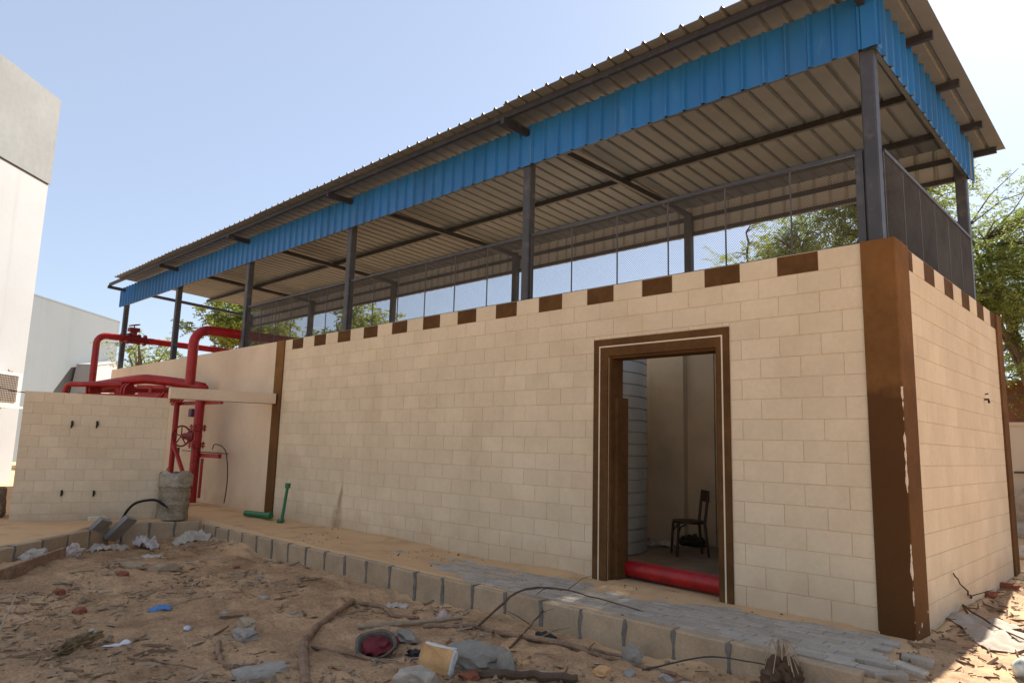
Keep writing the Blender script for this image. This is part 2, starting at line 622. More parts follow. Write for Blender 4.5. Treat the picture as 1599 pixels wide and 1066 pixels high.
def axis(lo, hi, step, flo, fhi, n=26):
    core = np.arange(lo, hi, step)
    a = lo - np.geomspace(step * 2, lo - flo, n)[::-1]
    b = hi + np.geomspace(step * 2, fhi - hi, n)
    return np.concatenate([a, core, b])


gx = axis(-12.5, 2.4, 0.032, -900, 900, 34)
gy = np.concatenate([-6.4 - np.geomspace(0.07, 900, 34)[::-1], np.arange(-6.4, 0.12, 0.028), np.arange(0.12, 7, 0.09), 7 + np.geomspace(0.15, 900, 30)])
GX, GY = np.meshgrid(gx, gy, indexing='xy')
GZ = ground_h(GX, GY)
nx, ny = len(gx), len(gy)
V = np.stack([GX.ravel(), GY.ravel(), GZ.ravel()], 1)
idx = np.arange(nx * ny).reshape(ny, nx)
F = np.stack([idx[:-1, :-1].ravel(), idx[:-1, 1:].ravel(), idx[1:, 1:].ravel(), idx[1:, :-1].ravel()], 1)


def fast_mesh(name, V, F, mats, smooth=False):
    me = bpy.data.meshes.new(name)
    k = F.shape[1]
    me.vertices.add(len(V))
    me.vertices.foreach_set('co', np.ascontiguousarray(V, dtype=np.float32).ravel())
    me.loops.add(F.size)
    me.loops.foreach_set('vertex_index', F.ravel().astype(np.int32))
    me.polygons.add(len(F))
    me.polygons.foreach_set('loop_start', np.arange(0, F.size, k, dtype=np.int32))
    me.polygons.foreach_set('loop_total', np.full(len(F), k, dtype=np.int32))
    me.update(calc_edges=True)
    me.polygons.foreach_set('use_smooth', [smooth] * len(F))
    me.materials.append(mats)
    me.validate()
    return me


# ground material: loose yellow sand by the kerb and on the paving, trampled brown dirt elsewhere
M_ground = mat('sandy_dirt', (0.41, 0.24, 0.12), 0.95, var=0.28, vs=1.9, fine=0.42, fs=38, bump=0.55, bs=70, c2=(0.52, 0.32, 0.17))


def sandy(N, L, pos):
    a = N.new('ShaderNodeAttribute')
    a.attribute_name = 'sand'
    n = noise_n(N, L, pos, 2.5, 6)
    f = mth(N, L, 'ADD', a.outputs['Fac'], mth(N, L, 'MULTIPLY', mth(N, L, 'SUBTRACT', n, 0.5), 1.1))
    return smooth(N, L, f, 0.3, 0.75)


def specks(N, L, pos):
    v = N.new('ShaderNodeTexVoronoi')
    v.inputs['Scale'].default_value = 26
    v.inputs['Randomness'].default_value = 1
    L.new(pos, v.inputs['Vector'])
    n = noise_n(N, L, pos, 3, 4)
    a = mth(N, L, 'LESS_THAN', v.outputs['Distance'], mth(N, L, 'MULTIPLY', mth(N, L, 'SUBTRACT', n, 0.35), 0.8))
    return mth(N, L, 'MULTIPLY', a, 0.35)


add_mask(M_ground, (0.14, 0.085, 0.05), specks)
add_mask(M_ground, (0.60, 0.375, 0.19), sandy)
gme = fast_mesh('ground', V, F, M_ground, True)
d1 = KY - GY
dk = np.minimum(d1, np.minimum((GX + GY + 12.78) * 0.7071, np.where(GY > -2.4, GX + 10.36, 9)))
sandf = np.where(dk > 0, np.exp(-np.clip(dk, 0, 9) / 0.55) * (0.55 + 0.9 * fbm(GX, GY, 0.7, 2)), 0.72)
sandf = np.where((GX > 0.05) & (GY > -1.4), 0.35, sandf)
sandf = np.where((GY < -12) | (GY > 12) | (GX < -25) | (GX > 8), 0.8, sandf)
at = gme.attributes.new('sand', 'FLOAT', 'POINT')
at.data.foreach_set('value', sandf.ravel().astype(np.float32))
g = link('ground', gme)
g['kind'] = 'structure'
WP['ground'] = Vector((0, 0, 0))

# ------------------------------------------------------------------ paved strip and kerb
pv = structure('pavement', MB().box(-8.6, 0.0, KY + 0.13, 0.0, -0.16, -0.07), M_mortar)
paver_me = {}


def paver_mesh(k):
    if k not in paver_me:
        b = MB()
        L_, W_, H_ = 0.0985, 0.0485, 0.03
        j = random.Random(k)
        P = []
        c = 0.006
        for (hx, hy, z) in ((L_, W_, -H_), (L_, W_, H_ - c), (L_ - c, W_ - c, H_)):
            for sx, sy in ((-1, -1), (1, -1), (1, 1), (-1, 1)):
                P.append((sx * hx + j.uniform(-.002, .002), sy * hy + j.uniform(-.002, .002), z + j.uniform(-.0015, .0015)))
        b.v = P
        b.f = [(8, 9, 10, 11)] + [(i, (i + 1) % 4, 4 + (i + 1) % 4, 4 + i) for i in range(4)] + [(4 + i, 4 + (i + 1) % 4, 8 + (i + 1) % 4, 8 + i) for i in range(4)]
        b.m = [0] * 9
        paver_me[k] = b.mesh('paver', M_paver)
    return paver_me[k]


pl = []
for r_ in range(10):
    y = -1.02 + r_ * 0.1015
    off = 0.1 * (r_ % 2)
    x = -0.06 - off - rng.uniform(0, 0.01)
    if r_ in (0, 2, 3):
        x += 0.16
    while x > -8.4:
        pl.append((x - 0.1, y))
        x -= 0.2015
pl.sort(key=lambda p: (p[0] - CAM.x) ** 2 + (p[1] - CAM.y) ** 2)
for (x, y) in pl[:300]:
    o = link('paver', paver_mesh(rng.randrange(8)), pv, (x, y, -0.03 + rng.uniform(-0.005, 0.004)), rng.uniform(-0.015, 0.015))
    o.rotation_euler = (rng.uniform(-.02, .02), rng.uniform(-.012, .012), rng.uniform(-0.02, 0.02) + (math.pi if rng.random() < .5 else 0))
b = MB()
for (x, y) in pl[300:]:
    b.box(x - .098, x + .098, y - .048, y + .048, -0.065, rng.uniform(-0.004, 0.002))
o = part('far_pavers', b, M_paver, pv, kind='stuff')
# loose pavers at the broken end of the paving
for i, (x, y, z, rz, tl) in enumerate([(0.13, -0.50, -0.055, 0.2, 0.1), (0.16, -0.80, -0.07, -0.15, 0.14), (0.10, -1.02, -0.075, 0.5, -0.1)]):
    o = link('loose_paver', paver_mesh(i), None, (x, y, gh(x, y) + .012), rz)
    o.rotation_euler[1] = tl
    tag(o, ['loose grey paver at the broken paving end, nearest the brown corner pilaster', 'loose grey paver in the middle of the broken paving end',
            'loose grey paver twisted out by the kerb at the broken paving end'][i], 'paver', 'loose pavers at the end of the paved strip')

# kerb: precast stones with smeared grey joints
kerb = structure('kerb', MB().box(-10.2, -0.02, KY + 0.01, KY + 0.11, -0.42, -0.31), M_mortar)
KS = {}


def kerb_mesh(L_, k):
    key = (round(L_, 3), k)
    if key not in KS:
        j = random.Random(k * 31 + 5)
        b = MB()
        h, t, c = 0.30, 0.12, 0.014
        P = []
        for (x, s) in ((-L_ / 2, 0), (L_ / 2, 0)):
            prof = [(0, -h), (0, -c), (c, 0), (t - c, 0), (t, -c), (t, -h)]
            P += [(x + j.uniform(-.004, .004), a + j.uniform(-.004, .004), z + j.uniform(-.005, .004)) for a, z in prof]
        b.v = P
        b.f = [(i, i + 6, (i + 1) % 6 + 6, (i + 1) % 6) for i in range(6)] + [tuple(range(6)), tuple(reversed(range(6, 12)))]
        b.m = [0] * 8
        KS[key] = b.mesh('kerb_stone', M_kerb)
    return KS[key]


def mortar_mesh(seed):
    j = random.Random(seed)
    b = MB()
    zs = [0.002, -0.05, -0.11, -0.17, -0.23, -0.3]
    w = [0.009 + j.uniform(0, .016) for _ in zs]
    o_ = [j.uniform(-.008, .008) for _ in zs]
    for i in range(len(zs) - 1):
        for yy, s in ((-0.0045, 1),):
            b.hexa([(o_[i + 1] - w[i + 1], yy, zs[i + 1]), (o_[i + 1] + w[i + 1], yy, zs[i + 1]), (o_[i + 1] + .008, .11, zs[i + 1]), (o_[i + 1] - .008, .11, zs[i + 1]),
                    (o_[i] - w[i], yy, zs[i]), (o_[i] + w[i], yy, zs[i]), (o_[i] + .008, .11, zs[i]), (o_[i] - .008, .11, zs[i])])
    return b.mesh('mortar_joint', M_mortar)


MJ = [mortar_mesh(i) for i in range(7)]


def kerb_run(a, bpt, n, top):
    a, bpt = Vector((*a, 0)), Vector((*bpt, 0))
    d = bpt - a
    L_ = d.length / n
    ang = math.atan2(d.y, d.x)
    for i in range(n):
        p = a + d * ((i + .5) / n)
        o = link('kerb_stone', kerb_mesh(L_ - 0.018, rng.randrange(6)), kerb, (p.x, p.y, top + rng.uniform(-.012, .008)), ang + rng.uniform(-.012, .012))
        q = a + d * (i / n)
        link('mortar_joint', MJ[rng.randrange(7)], kerb, (q.x, q.y, top - 0.006), ang)


kerb_run((-10.16, KY), (-0.02, KY), 22, 0.0)
kerb_run((-10.36, -2.36), (-10.30, KY - 0.02), 3, 0.05)
kerb_run((-8.3, -4.46), (-10.18, -2.60), 5, 0.05)


def kerb_fix():
    pass


# ------------------------------------------------------------------ pump house
H = 3.2
house = empty('pump_house', (-10, 2.2, 0), 'long low cream block pump house with brown corner, brown doorway and checkered top course', 'building')
WF = 0.0225
b = MB()
b.box(-19.87, -10.42, WF - .006, .23, -.4, H, 1)
b.box(-10.42, -2.93, WF, .23, -.4, H, 0)
b.box(-1.63, -.231, WF, .23, -.4, H, 0)
b.box(-2.93, -1.63, WF, .23, 2.4, H, 0)
b.box(-.23, -WF, WF, 4.5, -.4, H, 0)
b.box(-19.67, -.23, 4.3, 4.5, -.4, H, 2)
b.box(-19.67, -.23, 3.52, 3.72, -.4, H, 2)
b.box(-19.87, -19.67, .23, 4.5, -.4, H, 1)
part('wall', b, [M_joint, M_plaster, M_inner], house)
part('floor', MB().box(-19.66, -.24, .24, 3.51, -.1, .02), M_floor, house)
# inner skin: plastered panels on the back wall seen through the doorway
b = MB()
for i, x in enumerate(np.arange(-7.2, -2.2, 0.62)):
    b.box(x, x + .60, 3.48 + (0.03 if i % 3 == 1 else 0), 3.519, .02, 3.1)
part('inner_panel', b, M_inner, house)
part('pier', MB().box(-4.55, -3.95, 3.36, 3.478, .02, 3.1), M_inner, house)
# brown corner pilaster (rounded edge), brown strip at the left end and at the far corner of the side wall
b = MB()
rr = 0.014
prof = [(-.27, WF + .05), (-.27, 0.0)] + [(-rr + rr * math.sin(t), rr - rr * math.cos(t)) for t in [i * math.pi / 8 for i in range(5)]] + [(0.0, .39), (-WF - .05, .39), (-WF - .05, WF + .05)]
n = len(prof)
zs = [-.4] + [i * .1 for i in range(1, 32)] + [H + .004]
for z in zs:
    b.v += [(x, y, z) for x, y in prof]
for k in range(len(zs) - 1):
    for i in range(n):
        j = (i + 1) % n
        b.f.append((k * n + i, k * n + j, (k + 1) * n + j, (k + 1) * n + i))
        b.m.append(0)
b.f.append(tuple((len(zs) - 1) * n + i for i in range(n)))
b.m.append(0)
part('corner_pilaster', b, M_brown, house, True)
part('brown_pilaster', MB().box(-10.47, -10.19, -.008, WF, -.2, H + .003), M_brown, house)
part('brown_pilaster', MB().box(-WF, .004, 4.22, 4.51, -.3, H + .003), M_brown, house)

BW, BH, JT = 0.372, 0.1882, 0.0024
BM = {}


def block_mesh(w, h, brown=False, d=0.0048):
    key = (round(w, 3), round(h, 3), brown)
    if key not in BM:
        b = MB()
        c = 0.003
        hw, hh = w / 2 - JT, h / 2 - (JT if not brown else 0.002)
        for (a, e, y) in ((hw, hh, 0), (hw, hh, -d + .002), (hw - c, hh - c, -d)):
            b.v += [(-a, y, -e), (a, y, -e), (a, y, e), (-a, y, e)]
        b.f = [(8, 9, 10, 11)] + [(i, (i + 1) % 4, 4 + (i + 1) % 4, 4 + i) for i in range(4)] + [(4 + i, 4 + (i + 1) % 4, 8 + (i + 1) % 4, 8 + i) for i in range(4)]
        b.m = [0] * 9
        BM[key] = b.mesh('brown_block' if brown else 'block', M_brown2 if brown else M_block)
    return BM[key]


def lay(u0, u1, hole, squares_phase, dirn):
    """rectangles (u, z centre, w, h, brown) of the block courses between u0 and u1"""
    out = []
    for k in range(-1, 17):
        z0, z1 = k * BH, (k + 1) * BH
        top = (k == 16)
        z1 = min(z1, H)
        ph = (0 if k % 2 == 0 else BW / 2)
        i0 = math.floor((u0 - squares_phase - ph) / BW) - 1
        i1 = math.ceil((u1 - squares_phase - ph) / BW) + 1
        for i in range(i0, i1):
            a = squares_phase + ph + i * BW
            e = a + BW
            a, e = max(a, u0), min(e, u1)
            if e - a < 0.02:
                continue
            brown = top and (i % 2 == 0)
            segs = [(a, e, z0, z1)]
            if hole:
                hx0, hx1, hz = hole
                if a < hx1 and e > hx0 and z0 < hz:
                    segs = []
                    if a < hx0:
                        segs.append((a, hx0, z0, z1))
                    if e > hx1:
                        segs.append((hx1, e, z0, z1))
                    if z1 > hz + .02:
                        segs.append((max(a, hx0), min(e, hx1), hz, z1))
            for (p, q, r, s) in segs:
                if q - p > 0.015 and s - r > 0.015:
                    out.append(((p + q) / 2, (r + s) / 2, q - p, s - r, brown))
    return out


jit = random.Random(3)
B = []
HOLE = (-3.125, -1.495, 2.595)
for (u, z, w, h, br) in lay(-10.19, -.27, HOLE, -0.82 - BW / 2, 1):
    B.append((Vector((u, WF, z)), 0.0, w, h, br))
for (u, z, w, h, br) in lay(.39, 4.22, None, 1.15 - BW / 2, 1):
    B.append((Vector((-WF, u, z)), math.pi / 2, w, h, br))
brown_n = 0
norm = [q for q in B if not q[4]]
for q in B:
    if q[4]:
        o = link('brown_block', block_mesh(q[2] + rng.uniform(-.006, .006), q[3] + rng.uniform(-.006, .001), True), house, q[0] - WP['pump_house'], q[1])
norm.sort(key=lambda q: (q[0] - CAM).length / math.sqrt(abs((CAM - q[0]).normalized().dot(Vector((0, -1, 0)) if q[1] == 0 else Vector((1, 0, 0)))) + .05))
for q in norm[:298]:
    o = link('block', block_mesh(q[2], q[3]), house, q[0] - WP['pump_house'] + Vector((jit.uniform(-.0008, .0008), jit.uniform(-.0008, .0008), 0)), q[1])
b = MB()
for q in norm[298:]:
    me = block_mesh(q[2], q[3])
    rot = Matrix.Rotation(q[1], 3, 'Z')
    n0 = len(b.v)
    b.v += [tuple(rot @ v.co + q[0]) for v in me.vertices]
    for p in me.polygons:
        b.f.append(tuple(n0 + i for i in p.vertices))
        b.m.append(0)
part('far_blocks', b, M_block, house, kind='stuff')

# door frame: brown band round the opening with a pale inset line, brown reveal
b = MB()
FY = 0.004
for (x0, x1, z0, z1) in ((-3.12, -2.93, -.2, 2.59), (-1.63, -1.50, -.2, 2.59), (-2.93, -1.63, 2.4, 2.59)):
    b.box(x0, x1, FY, WF + .03, z0, z1)
b.box(-2.93, -2.905, .035, .26, -.1, 2.4)
b.box(-2.905, -2.86, .10, .30, -.1, 1.95)
b.box(-1.655, -1.63, .035, .26, -.1, 2.4)
b.box(-2.905, -1.655, .035, .26, 2.375, 2.4)
df = part('door_frame', b, M_brown2, house)
b = MB()
b.box(-3.045, -3.03, FY - .003, FY + .01, -.1, 2.515)
b.box(-1.578, -1.563, FY - .003, FY + .01, -.1, 2.515)
b.box(-3.03, -1.578, FY - .003, FY + .01, 2.50, 2.515)
part('painted_line', b, M_line, df)
# small black fixing hole on the side wall
part('cable_stub', MB().tube([(-WF, 3.25, 2.06), (.02, 3.25, 2.06), (.03, 3.22, 2.02)], .012, 6).tube([(-.02, 3.3, 2.12), (.015, 3.3, 2.13)], .008, 6), M_black, house)

# ------------------------------------------------------------------ things in the doorway
def thing_tank(c, r, h, label):
    b = MB()
    prof = []
    z = 0
    while z < h:
        prof += [(r - .02, z), (r, z + .014), (r - .006, z + .15), (r - .02, z + .155)]
        z += .16
    t = empty('water_tank', (c[0], c[1], .02), label, 'tank', 'corrugated tanks inside the pump house')
    part('shell', MB().lathe(prof, (c[0], c[1], .02), 72), M_tank, t, True)
    part('lid', MB().lathe([(r + .02, 0), (r + .02, .03), (r * .3, .18), (.1, .2)], (c[0], c[1], .02 + z), 48), M_tank, t, True)
    return t


thing_tank((-4.95, 1.70), 1.2, 2.7, 'grey corrugated round tank filling the left of the doorway')
thing_tank((-1.28, 1.92), 1.2, 2.7, 'grey corrugated round tank just showing at the right of the doorway')
single('fallen_pipe', MB().tube([(-2.98, .33, .12), (-1.62, .20, .12)], .088, 18), M_red, 'fat red pipe lying across the threshold of the brown doorway', 'pipe', True)

ch = empty('wooden_chair', (-3.30, 2.35, .02), 'dark bentwood chair standing inside the brown doorway', 'chair')
cx, cy, cz = -3.30, 2.35, .02
ud, vd = Vector((-.72, -.69, 0)), Vector((.69, -.72, 0))


def cp(u, v, z):
    return Vector((cx, cy, cz)) + ud * u + vd * v + Vector((0, 0, z))


part('seat', MB().tube([cp(0, 0, .42), cp(0, 0, .455)], .21, 20), M_chair, ch)
for (u, v) in ((.17, -.15), (.17, .15)):
    part('leg', MB().tube([cp(u, v, .42), cp(u * 1.15, v * 1.15, 0)], [.02, .015], 8), M_chair, ch)
for v in (-.15, .15):
    part('leg', MB().tube([cp(-.22, v * 1.1, 0), cp(-.18, v, .43), cp(-.23, v, .85)], [.015, .02, .017], 8), M_chair, ch)
part('backrest', MB().obox(cp(-.23, 0, .78), vd, Vector((0, 0, 1)), ud, .16, .075, .012), M_chair, ch)
b = MB()
for s in (-1, 1):
    b.tube([cp(.17, s * .15, .30), cp(.13, s * .12, .38), cp(.06, s * .12, .41)], .01, 6)
b.tube([cp(.17 * math.cos(t) * .9, .17 * math.sin(t) * .9, .2) for t in np.linspace(0, 2 * math.pi, 17)], .01, 6)
part('stretcher', b, M_chair, ch)


# ------------------------------------------------------------------ lumps, sticks
def lump(c, s, seed, amp=.25, sub=3, fr=1.6, sharp=False, rz=0.0, flat=0.35):
    bm = bmesh.new()
    bmesh.ops.create_icosphere(bm, subdivisions=sub, radius=1)
    off = Vector((seed * 3.7, seed * 1.9, seed * 5.3))
    b = MB()
    ca, sa = math.cos(rz), math.sin(rz)
    for v in bm.verts:
        p = v.co.copy()
        k = 1 + amp * mnoise.noise(p * fr + off) + amp * .6 * mnoise.noise(p * fr * 2.7 + off) + amp * .35 * mnoise.noise(p * fr * 6 + off)
        if sharp:
            q = Vector((max(-.72, min(.72, p.x)), max(-.72, min(.72, p.y)), max(-.72, min(.72, p.z)))) * 1.25
            p = q
        p = p * k
        if p.z < -flat:
            p.z = -flat
        x, y, z = p.x * s[0], p.y * s[1], (p.z + flat) * s[2]
        b.v.append((c[0] + x * ca - y * sa, c[1] + x * sa + y * ca, c[2] + z))
    bm.verts.index_update()
    for f in bm.faces:
        b.f.append(tuple(v.index for v in f.verts))
        b.m.append(0)
    bm.free()
    return b


def crumple(c, sx, sy, seed, h=.06, rz=0.0, n=20, m_=16):
    """a crumpled sheet with two skins (thickness about 8 mm), lying on the ground"""
    b = MB()
    ca, sa = math.cos(rz), math.sin(rz)
    off = Vector((seed * 2.3, seed * 7.1, seed))
    for skin in (0, 1):
        for i in range(n + 1):
            for j in range(m_ + 1):
                u, v = i / n * 2 - 1, j / m_ * 2 - 1
                e = 1 + .22 * mnoise.noise(Vector((u * 1.5, v * 1.5, 0)) + off)
                x, y = u * sx * e, v * sy * (1 + .25 * mnoise.noise(Vector((u * 1.7, v, 5)) + off))
                X, Y = c[0] + x * ca - y * sa, c[1] + x * sa + y * ca
                edge = 1 - max(abs(u), abs(v)) ** 4
                q = Vector((u * 1.5 + .5 * v, v * 1.1, 3)) + off
                rid = 1 - abs(mnoise.noise(q)) * 2.2
                z = h * (.25 + .75 * max(rid, -.2) * edge + .45 * mnoise.noise(q * 2.9) + .55 * mnoise.noise(q * .8)) if h > .02 else h * (.6 + rid)
                z = max(z, .004) if skin else max(z, .004) - .008
                b.v.append((X, Y, gh(X, Y) + z if c[2] is None else c[2] + z))
    k = (n + 1) * (m_ + 1)
    for i in range(n):
        for j in range(m_):
            a, bb, cc, d = i * (m_ + 1) + j, (i + 1) * (m_ + 1) + j, (i + 1) * (m_ + 1) + j + 1, i * (m_ + 1) + j + 1
            b.f += [(a, d, cc, bb), (k + a, k + bb, k + cc, k + d)]
            b.m += [0, 0]
    ring = [i * (m_ + 1) for i in range(n)] + [n * (m_ + 1) + j for j in range(m_)] + [(n - i) * (m_ + 1) + m_ for i in range(n)] + [m_ - j for j in range(m_)]
    for i in range(len(ring)):
        a, bb = ring[i], ring[(i + 1) % len(ring)]
        b.f.append((a, bb, k + bb, k + a))
        b.m.append(0)
    return b


def stick_path(pts, lift=.01, n=5, jit_=.012, seed=1, abs_z=False):
    P = []
    j = random.Random(seed)
    q = []
    for p in pts:
        z = p[2] if len(p) > 2 else 0.0
        q.append(Vector((p[0], p[1], z if abs_z else gh(p[0], p[1]) + lift + z)))
    for i in range(len(q) - 1):
        p0, p1, p2, p3 = q[max(i - 1, 0)], q[i], q[i + 1], q[min(i + 2, len(q) - 1)]
        for k in range(n):
            t = k / n
            v = .5 * ((2 * p1) + (-p0 + p2) * t + (2 * p0 - 5 * p1 + 4 * p2 - p3) * t * t + (-p0 + 3 * p1 - 3 * p2 + p3) * t ** 3)
            P.append(v + Vector((j.uniform(-jit_, jit_), j.uniform(-jit_, jit_), j.uniform(-jit_, jit_) * .6)))
    P.append(q[-1])
    return P


def stick(name, pts, r0, r1, M, label, cat='branch', lift=None, seed=1, jit_=.008, forks=(), abs_z=False, group=None):
    P = stick_path(pts, r0 * .8 if lift is None else lift, 6, jit_, seed, abs_z)
    j = random.Random(seed + 50)
    b = MB()
    k = len(P)
    b.tube(P, [(r0 + (r1 - r0) * i / (k - 1)) * j.uniform(.86, 1.14) for i in range(k)], 8)
    for (t, dx, dy, dz, r) in forks:
        p = P[int(t * (k - 1))]
        e = p + Vector((dx, dy, dz))
        mid = (p + e) / 2 + Vector((j.uniform(-.03, .03), j.uniform(-.03, .03), j.uniform(0, .03)))
        b.tube([p, mid, e], [r, r * .8, r * .4], 6)
    return single(name, b, M, label, cat, True, group)


# interior litter
single('crumpled_sheet', crumple((-4.05, 2.9, .022), .24, .14, 61, .07), M_plastic, 'crumpled white paper on the dim floor inside the doorway', 'paper', True)
single('dark_rag', lump((-3.75, 3.25, .02), (.2, .13, .12), 8, .4), M_black, 'black rag heap on the floor by the chair inside the doorway', 'rag', True)

# ------------------------------------------------------------------ metal canopy on the pump house
can = empty('metal_canopy', (-10, 2, H), 'blue trimmed corrugated metal canopy on dark steel posts over the pump house', 'canopy')


def zr(y):
    return 5.535 - .055 * y


PX = [-.16, -4.27, -8.34, -12.06, -15.77, -19.5]
BX = [-.16, -3.97, -7.85, -11.9, -15.66, -19.35]


def hollow_post(x, y, z0, z1, w=.12):
    b = MB()
    h, c = w / 2, .012
    prof = [(-h + c, -h), (h - c, -h), (h, -h + c), (h, h - c), (h - c, h), (-h + c, h), (-h, h - c), (-h, -h + c)]
    for z in (z0, z1):
        b.v += [(x + a, y + e, z) for a, e in prof]
    b.f = [(i, (i + 1) % 8, 8 + (i + 1) % 8, 8 + i) for i in range(8)] + [tuple(reversed(range(8))), tuple(range(8, 16))]
    b.m = [0] * 10
    return b


for x in PX:
    o = part('post', hollow_post(x, .11, H, zr(.11) - .16), M_post, can)
for x in BX:
    o = part('post', hollow_post(x, 3.62, H, zr(3.62) - .16), M_post, can)
for xf, xb in zip(PX, BX):
    part('rafter', MB().beam((xf, -.42, zr(-.42) - .125), (xb, 4.05, zr(4.05) - .125), .06, .08), M_steel, can)
for y in (-.36, 2.08, 3.2, 4.02):
    part('purlin', MB().beam((-18.95 if y > 0 else -19.55, y, zr(y) - .046), (.17, y, zr(y) - .046), .05, .075), M_steel, can)
part('outrigger', MB().beam((-.3, 1.02, zr(1.0) - .046), (.17, 1.02, zr(1.0) - .046), .05, .075), M_steel, can)
for (y, z, x0) in ((.055, 5.0, -19.6), (3.66, 4.87, -19.3), (3.66, zr(3.66) - .2, -19.3)):
    part('fascia_rail', MB().box(x0, -.12, y - .02, y + .02, z - .03, z + .03), M_steel, can)
part('fascia_rail', MB().hexa([(-.12, .02, 4.955), (-.08, .02, 4.955), (-.08, 3.68, 4.84), (-.12, 3.68, 4.84), (-.12, .02, 5.01), (-.08, .02, 5.01), (-.08, 3.68, 4.895), (-.12, 3.68, 4.895)]), M_steel, can)
part('fascia_rail', MB().beam((-.10, .0, zr(0) - .125), (-.10, 4.0, zr(4.0) - .125), .05, .06), M_steel, can)


def corrugated(nr, vlen, mp, pitch=.22, th=.0025, rib=.033, nv=1):
    """nr ribs wide; mp(u, v, h) -> world point; outer face mat 0, inner mat 1"""
    b = MB()
    us = []
    for i in range(nr):
        u = i * pitch
        us += [(u, 0), (u + .146, 0), (u + .166, rib), (u + .184, rib), (u + .204, 0)]
    us.append((nr * pitch + .006, 0))
    k = len(us)
    for s in (1, 0):
        for v in range(nv + 1):
            for (u, h) in us:
                b.v.append(tuple(mp(u, vlen * v / nv, h + th * s + (.0012 if s else 0))))
    q = k * (nv + 1)
    for v in range(nv):
        for i in range(k - 1):
            a = v * k + i
            b.f.append((a, a + 1, a + k + 1, a + k))
            b.m.append(0)
            b.f.append((q + a, q + a + k, q + a + k + 1, q + a + 1))
            b.m.append(1)
    for i in range(k - 1):
        for v in (0, nv):
            a = v * k + i
            b.f.append((a, q + a, q + a + 1, a + 1) if v == 0 else (a, a + 1, q + a + 1, q + a))
            b.m.append(0)
    for v in range(nv):
        for i in (0, k - 1):
            a = v * k + i
            b.f.append((a, a + k, q + a + k, q + a))
            b.m.append(0)
    return b


# roof sheets, laid right to left
x = .25
i = 0
jr = random.Random(5)
while x > -18.6:
    nr = 5 if x - 1.1 > -18.9 else max(1, round((x + 18.75) / .22))
    e0, e1 = jr.uniform(-.012, .012), jr.uniform(-.004, .004)
    lift = .003 * (i % 2)
    part('roof_sheet', corrugated(nr, 4.66, lambda u, v, h: (x - u, -.52 + e0 + v, zr(-.52 + e0 + v) + h - .007 + lift)), [M_sheet_top, M_sheet_in], can)
    x -= nr * .22
    i += 1
# front fascia
x = -.02
i = 0
while x > -19.6:
    nr = 5 if x - 1.1 > -19.75 else max(1, round((x + 19.72) / .22))
    e0 = jr.uniform(-.008, .006)
    part('fascia_sheet', corrugated(nr, .535, lambda u, v, h: (x - u, .03 - h - .001 * (i % 2), 4.965 + e0 + v)), [M_blue, M_sheet_back], can)
    x -= nr * .22
    i += 1
# side fascia: bottom edge falls a little, top follows the roof
y = .05
i = 0
while y < 3.5:
    nr = min(5, max(1, round((3.72 - y) / .22)))

    def mpf(u, v, h):
        yy = y + u
        zb = 4.955 - .034 * yy
        zt = zr(yy) - .02
        return (-.075 + h + .001 * (i % 2), yy, zb + (zt - zb) * v)
    part('fascia_sheet', corrugated(nr, 1.0, mpf), [M_blue, M_sheet_back], can)
    y += nr * .22
    i += 1
# back fascia
x = -.05
i = 0
while x > -19.2:
    nr = 5 if x - 1.1 > -19.3 else max(1, round((x + 19.3) / .22))
    part('fascia_sheet', corrugated(nr, .48, lambda u, v, h: (x - u, 3.69 + h + .001 * (i % 2), 4.84 + v)), [M_blue, M_sheet_back], can)
    x -= nr * .22
    i += 1
# corner flashing folded round the front right corner
b = MB()
pf = [(-.16, -.006), (-.06, -.006), (-.045, -.01), (-.03, .0), (-.026, .02), (-.03, .06), (-.03, .12)]
pi_ = [(a - .004, e + .004) for a, e in pf]
for ring in (pf, pi_):
    for z in (4.955, 5.53):
        b.v += [(a - .012, e, z) for a, e in ring]
k = len(pf)
for i in range(k - 1):
    b.f += [(i, i + 1, k + i + 1, k + i), (2 * k + i, 3 * k + i, 3 * k + i + 1, 2 * k + i + 1), (i, 2 * k + i, 2 * k + i + 1, i + 1), (k + i, k + i + 1, 3 * k + i + 1, 3 * k + i)]
    b.m += [0, 0, 0, 0]
part('corner_flashing', b, [M_blue], can, True)


# ------------------------------------------------------------------ expanded mesh screens on the wall tops
def mesh_panel_mesh(w, h, dx=.028, t=.0017, dp=.0045):
    b = MB()

    def seg(x0, z0, x1, z1, yo):
        d = Vector((x1 - x0, 0, z1 - z0))
        if d.length < .01:
            return
        d.normalize()
        s = Vector((-d.z, 0, d.x)) * t * .5
        yv = Vector((0, dp * .5, 0))
        a, e = Vector((x0, yo, z0)), Vector((x1, yo, z1))
        n0 = len(b.v)
        for p in (a, e):
            for q in (-s - yv, s - yv, s + yv, -s + yv):
                b.v.append(tuple(p + q))
        for i in range(4):
            b.f.append((n0 + i, n0 + (i + 1) % 4, n0 + 4 + (i + 1) % 4, n0 + 4 + i))
            b.m.append(0)
    k = -h
    while k < w:
        x0, z0 = (k, 0) if k >= 0 else (0, -k)
        x1, z1 = (k + h, h) if k + h <= w else (w, w - k)
        seg(x0, z0, x1, z1, 0)
        seg(w - x0, z0, w - x1, z1, .0012)
        k += dx
    return b.mesh('mesh_panel', M_mesh)


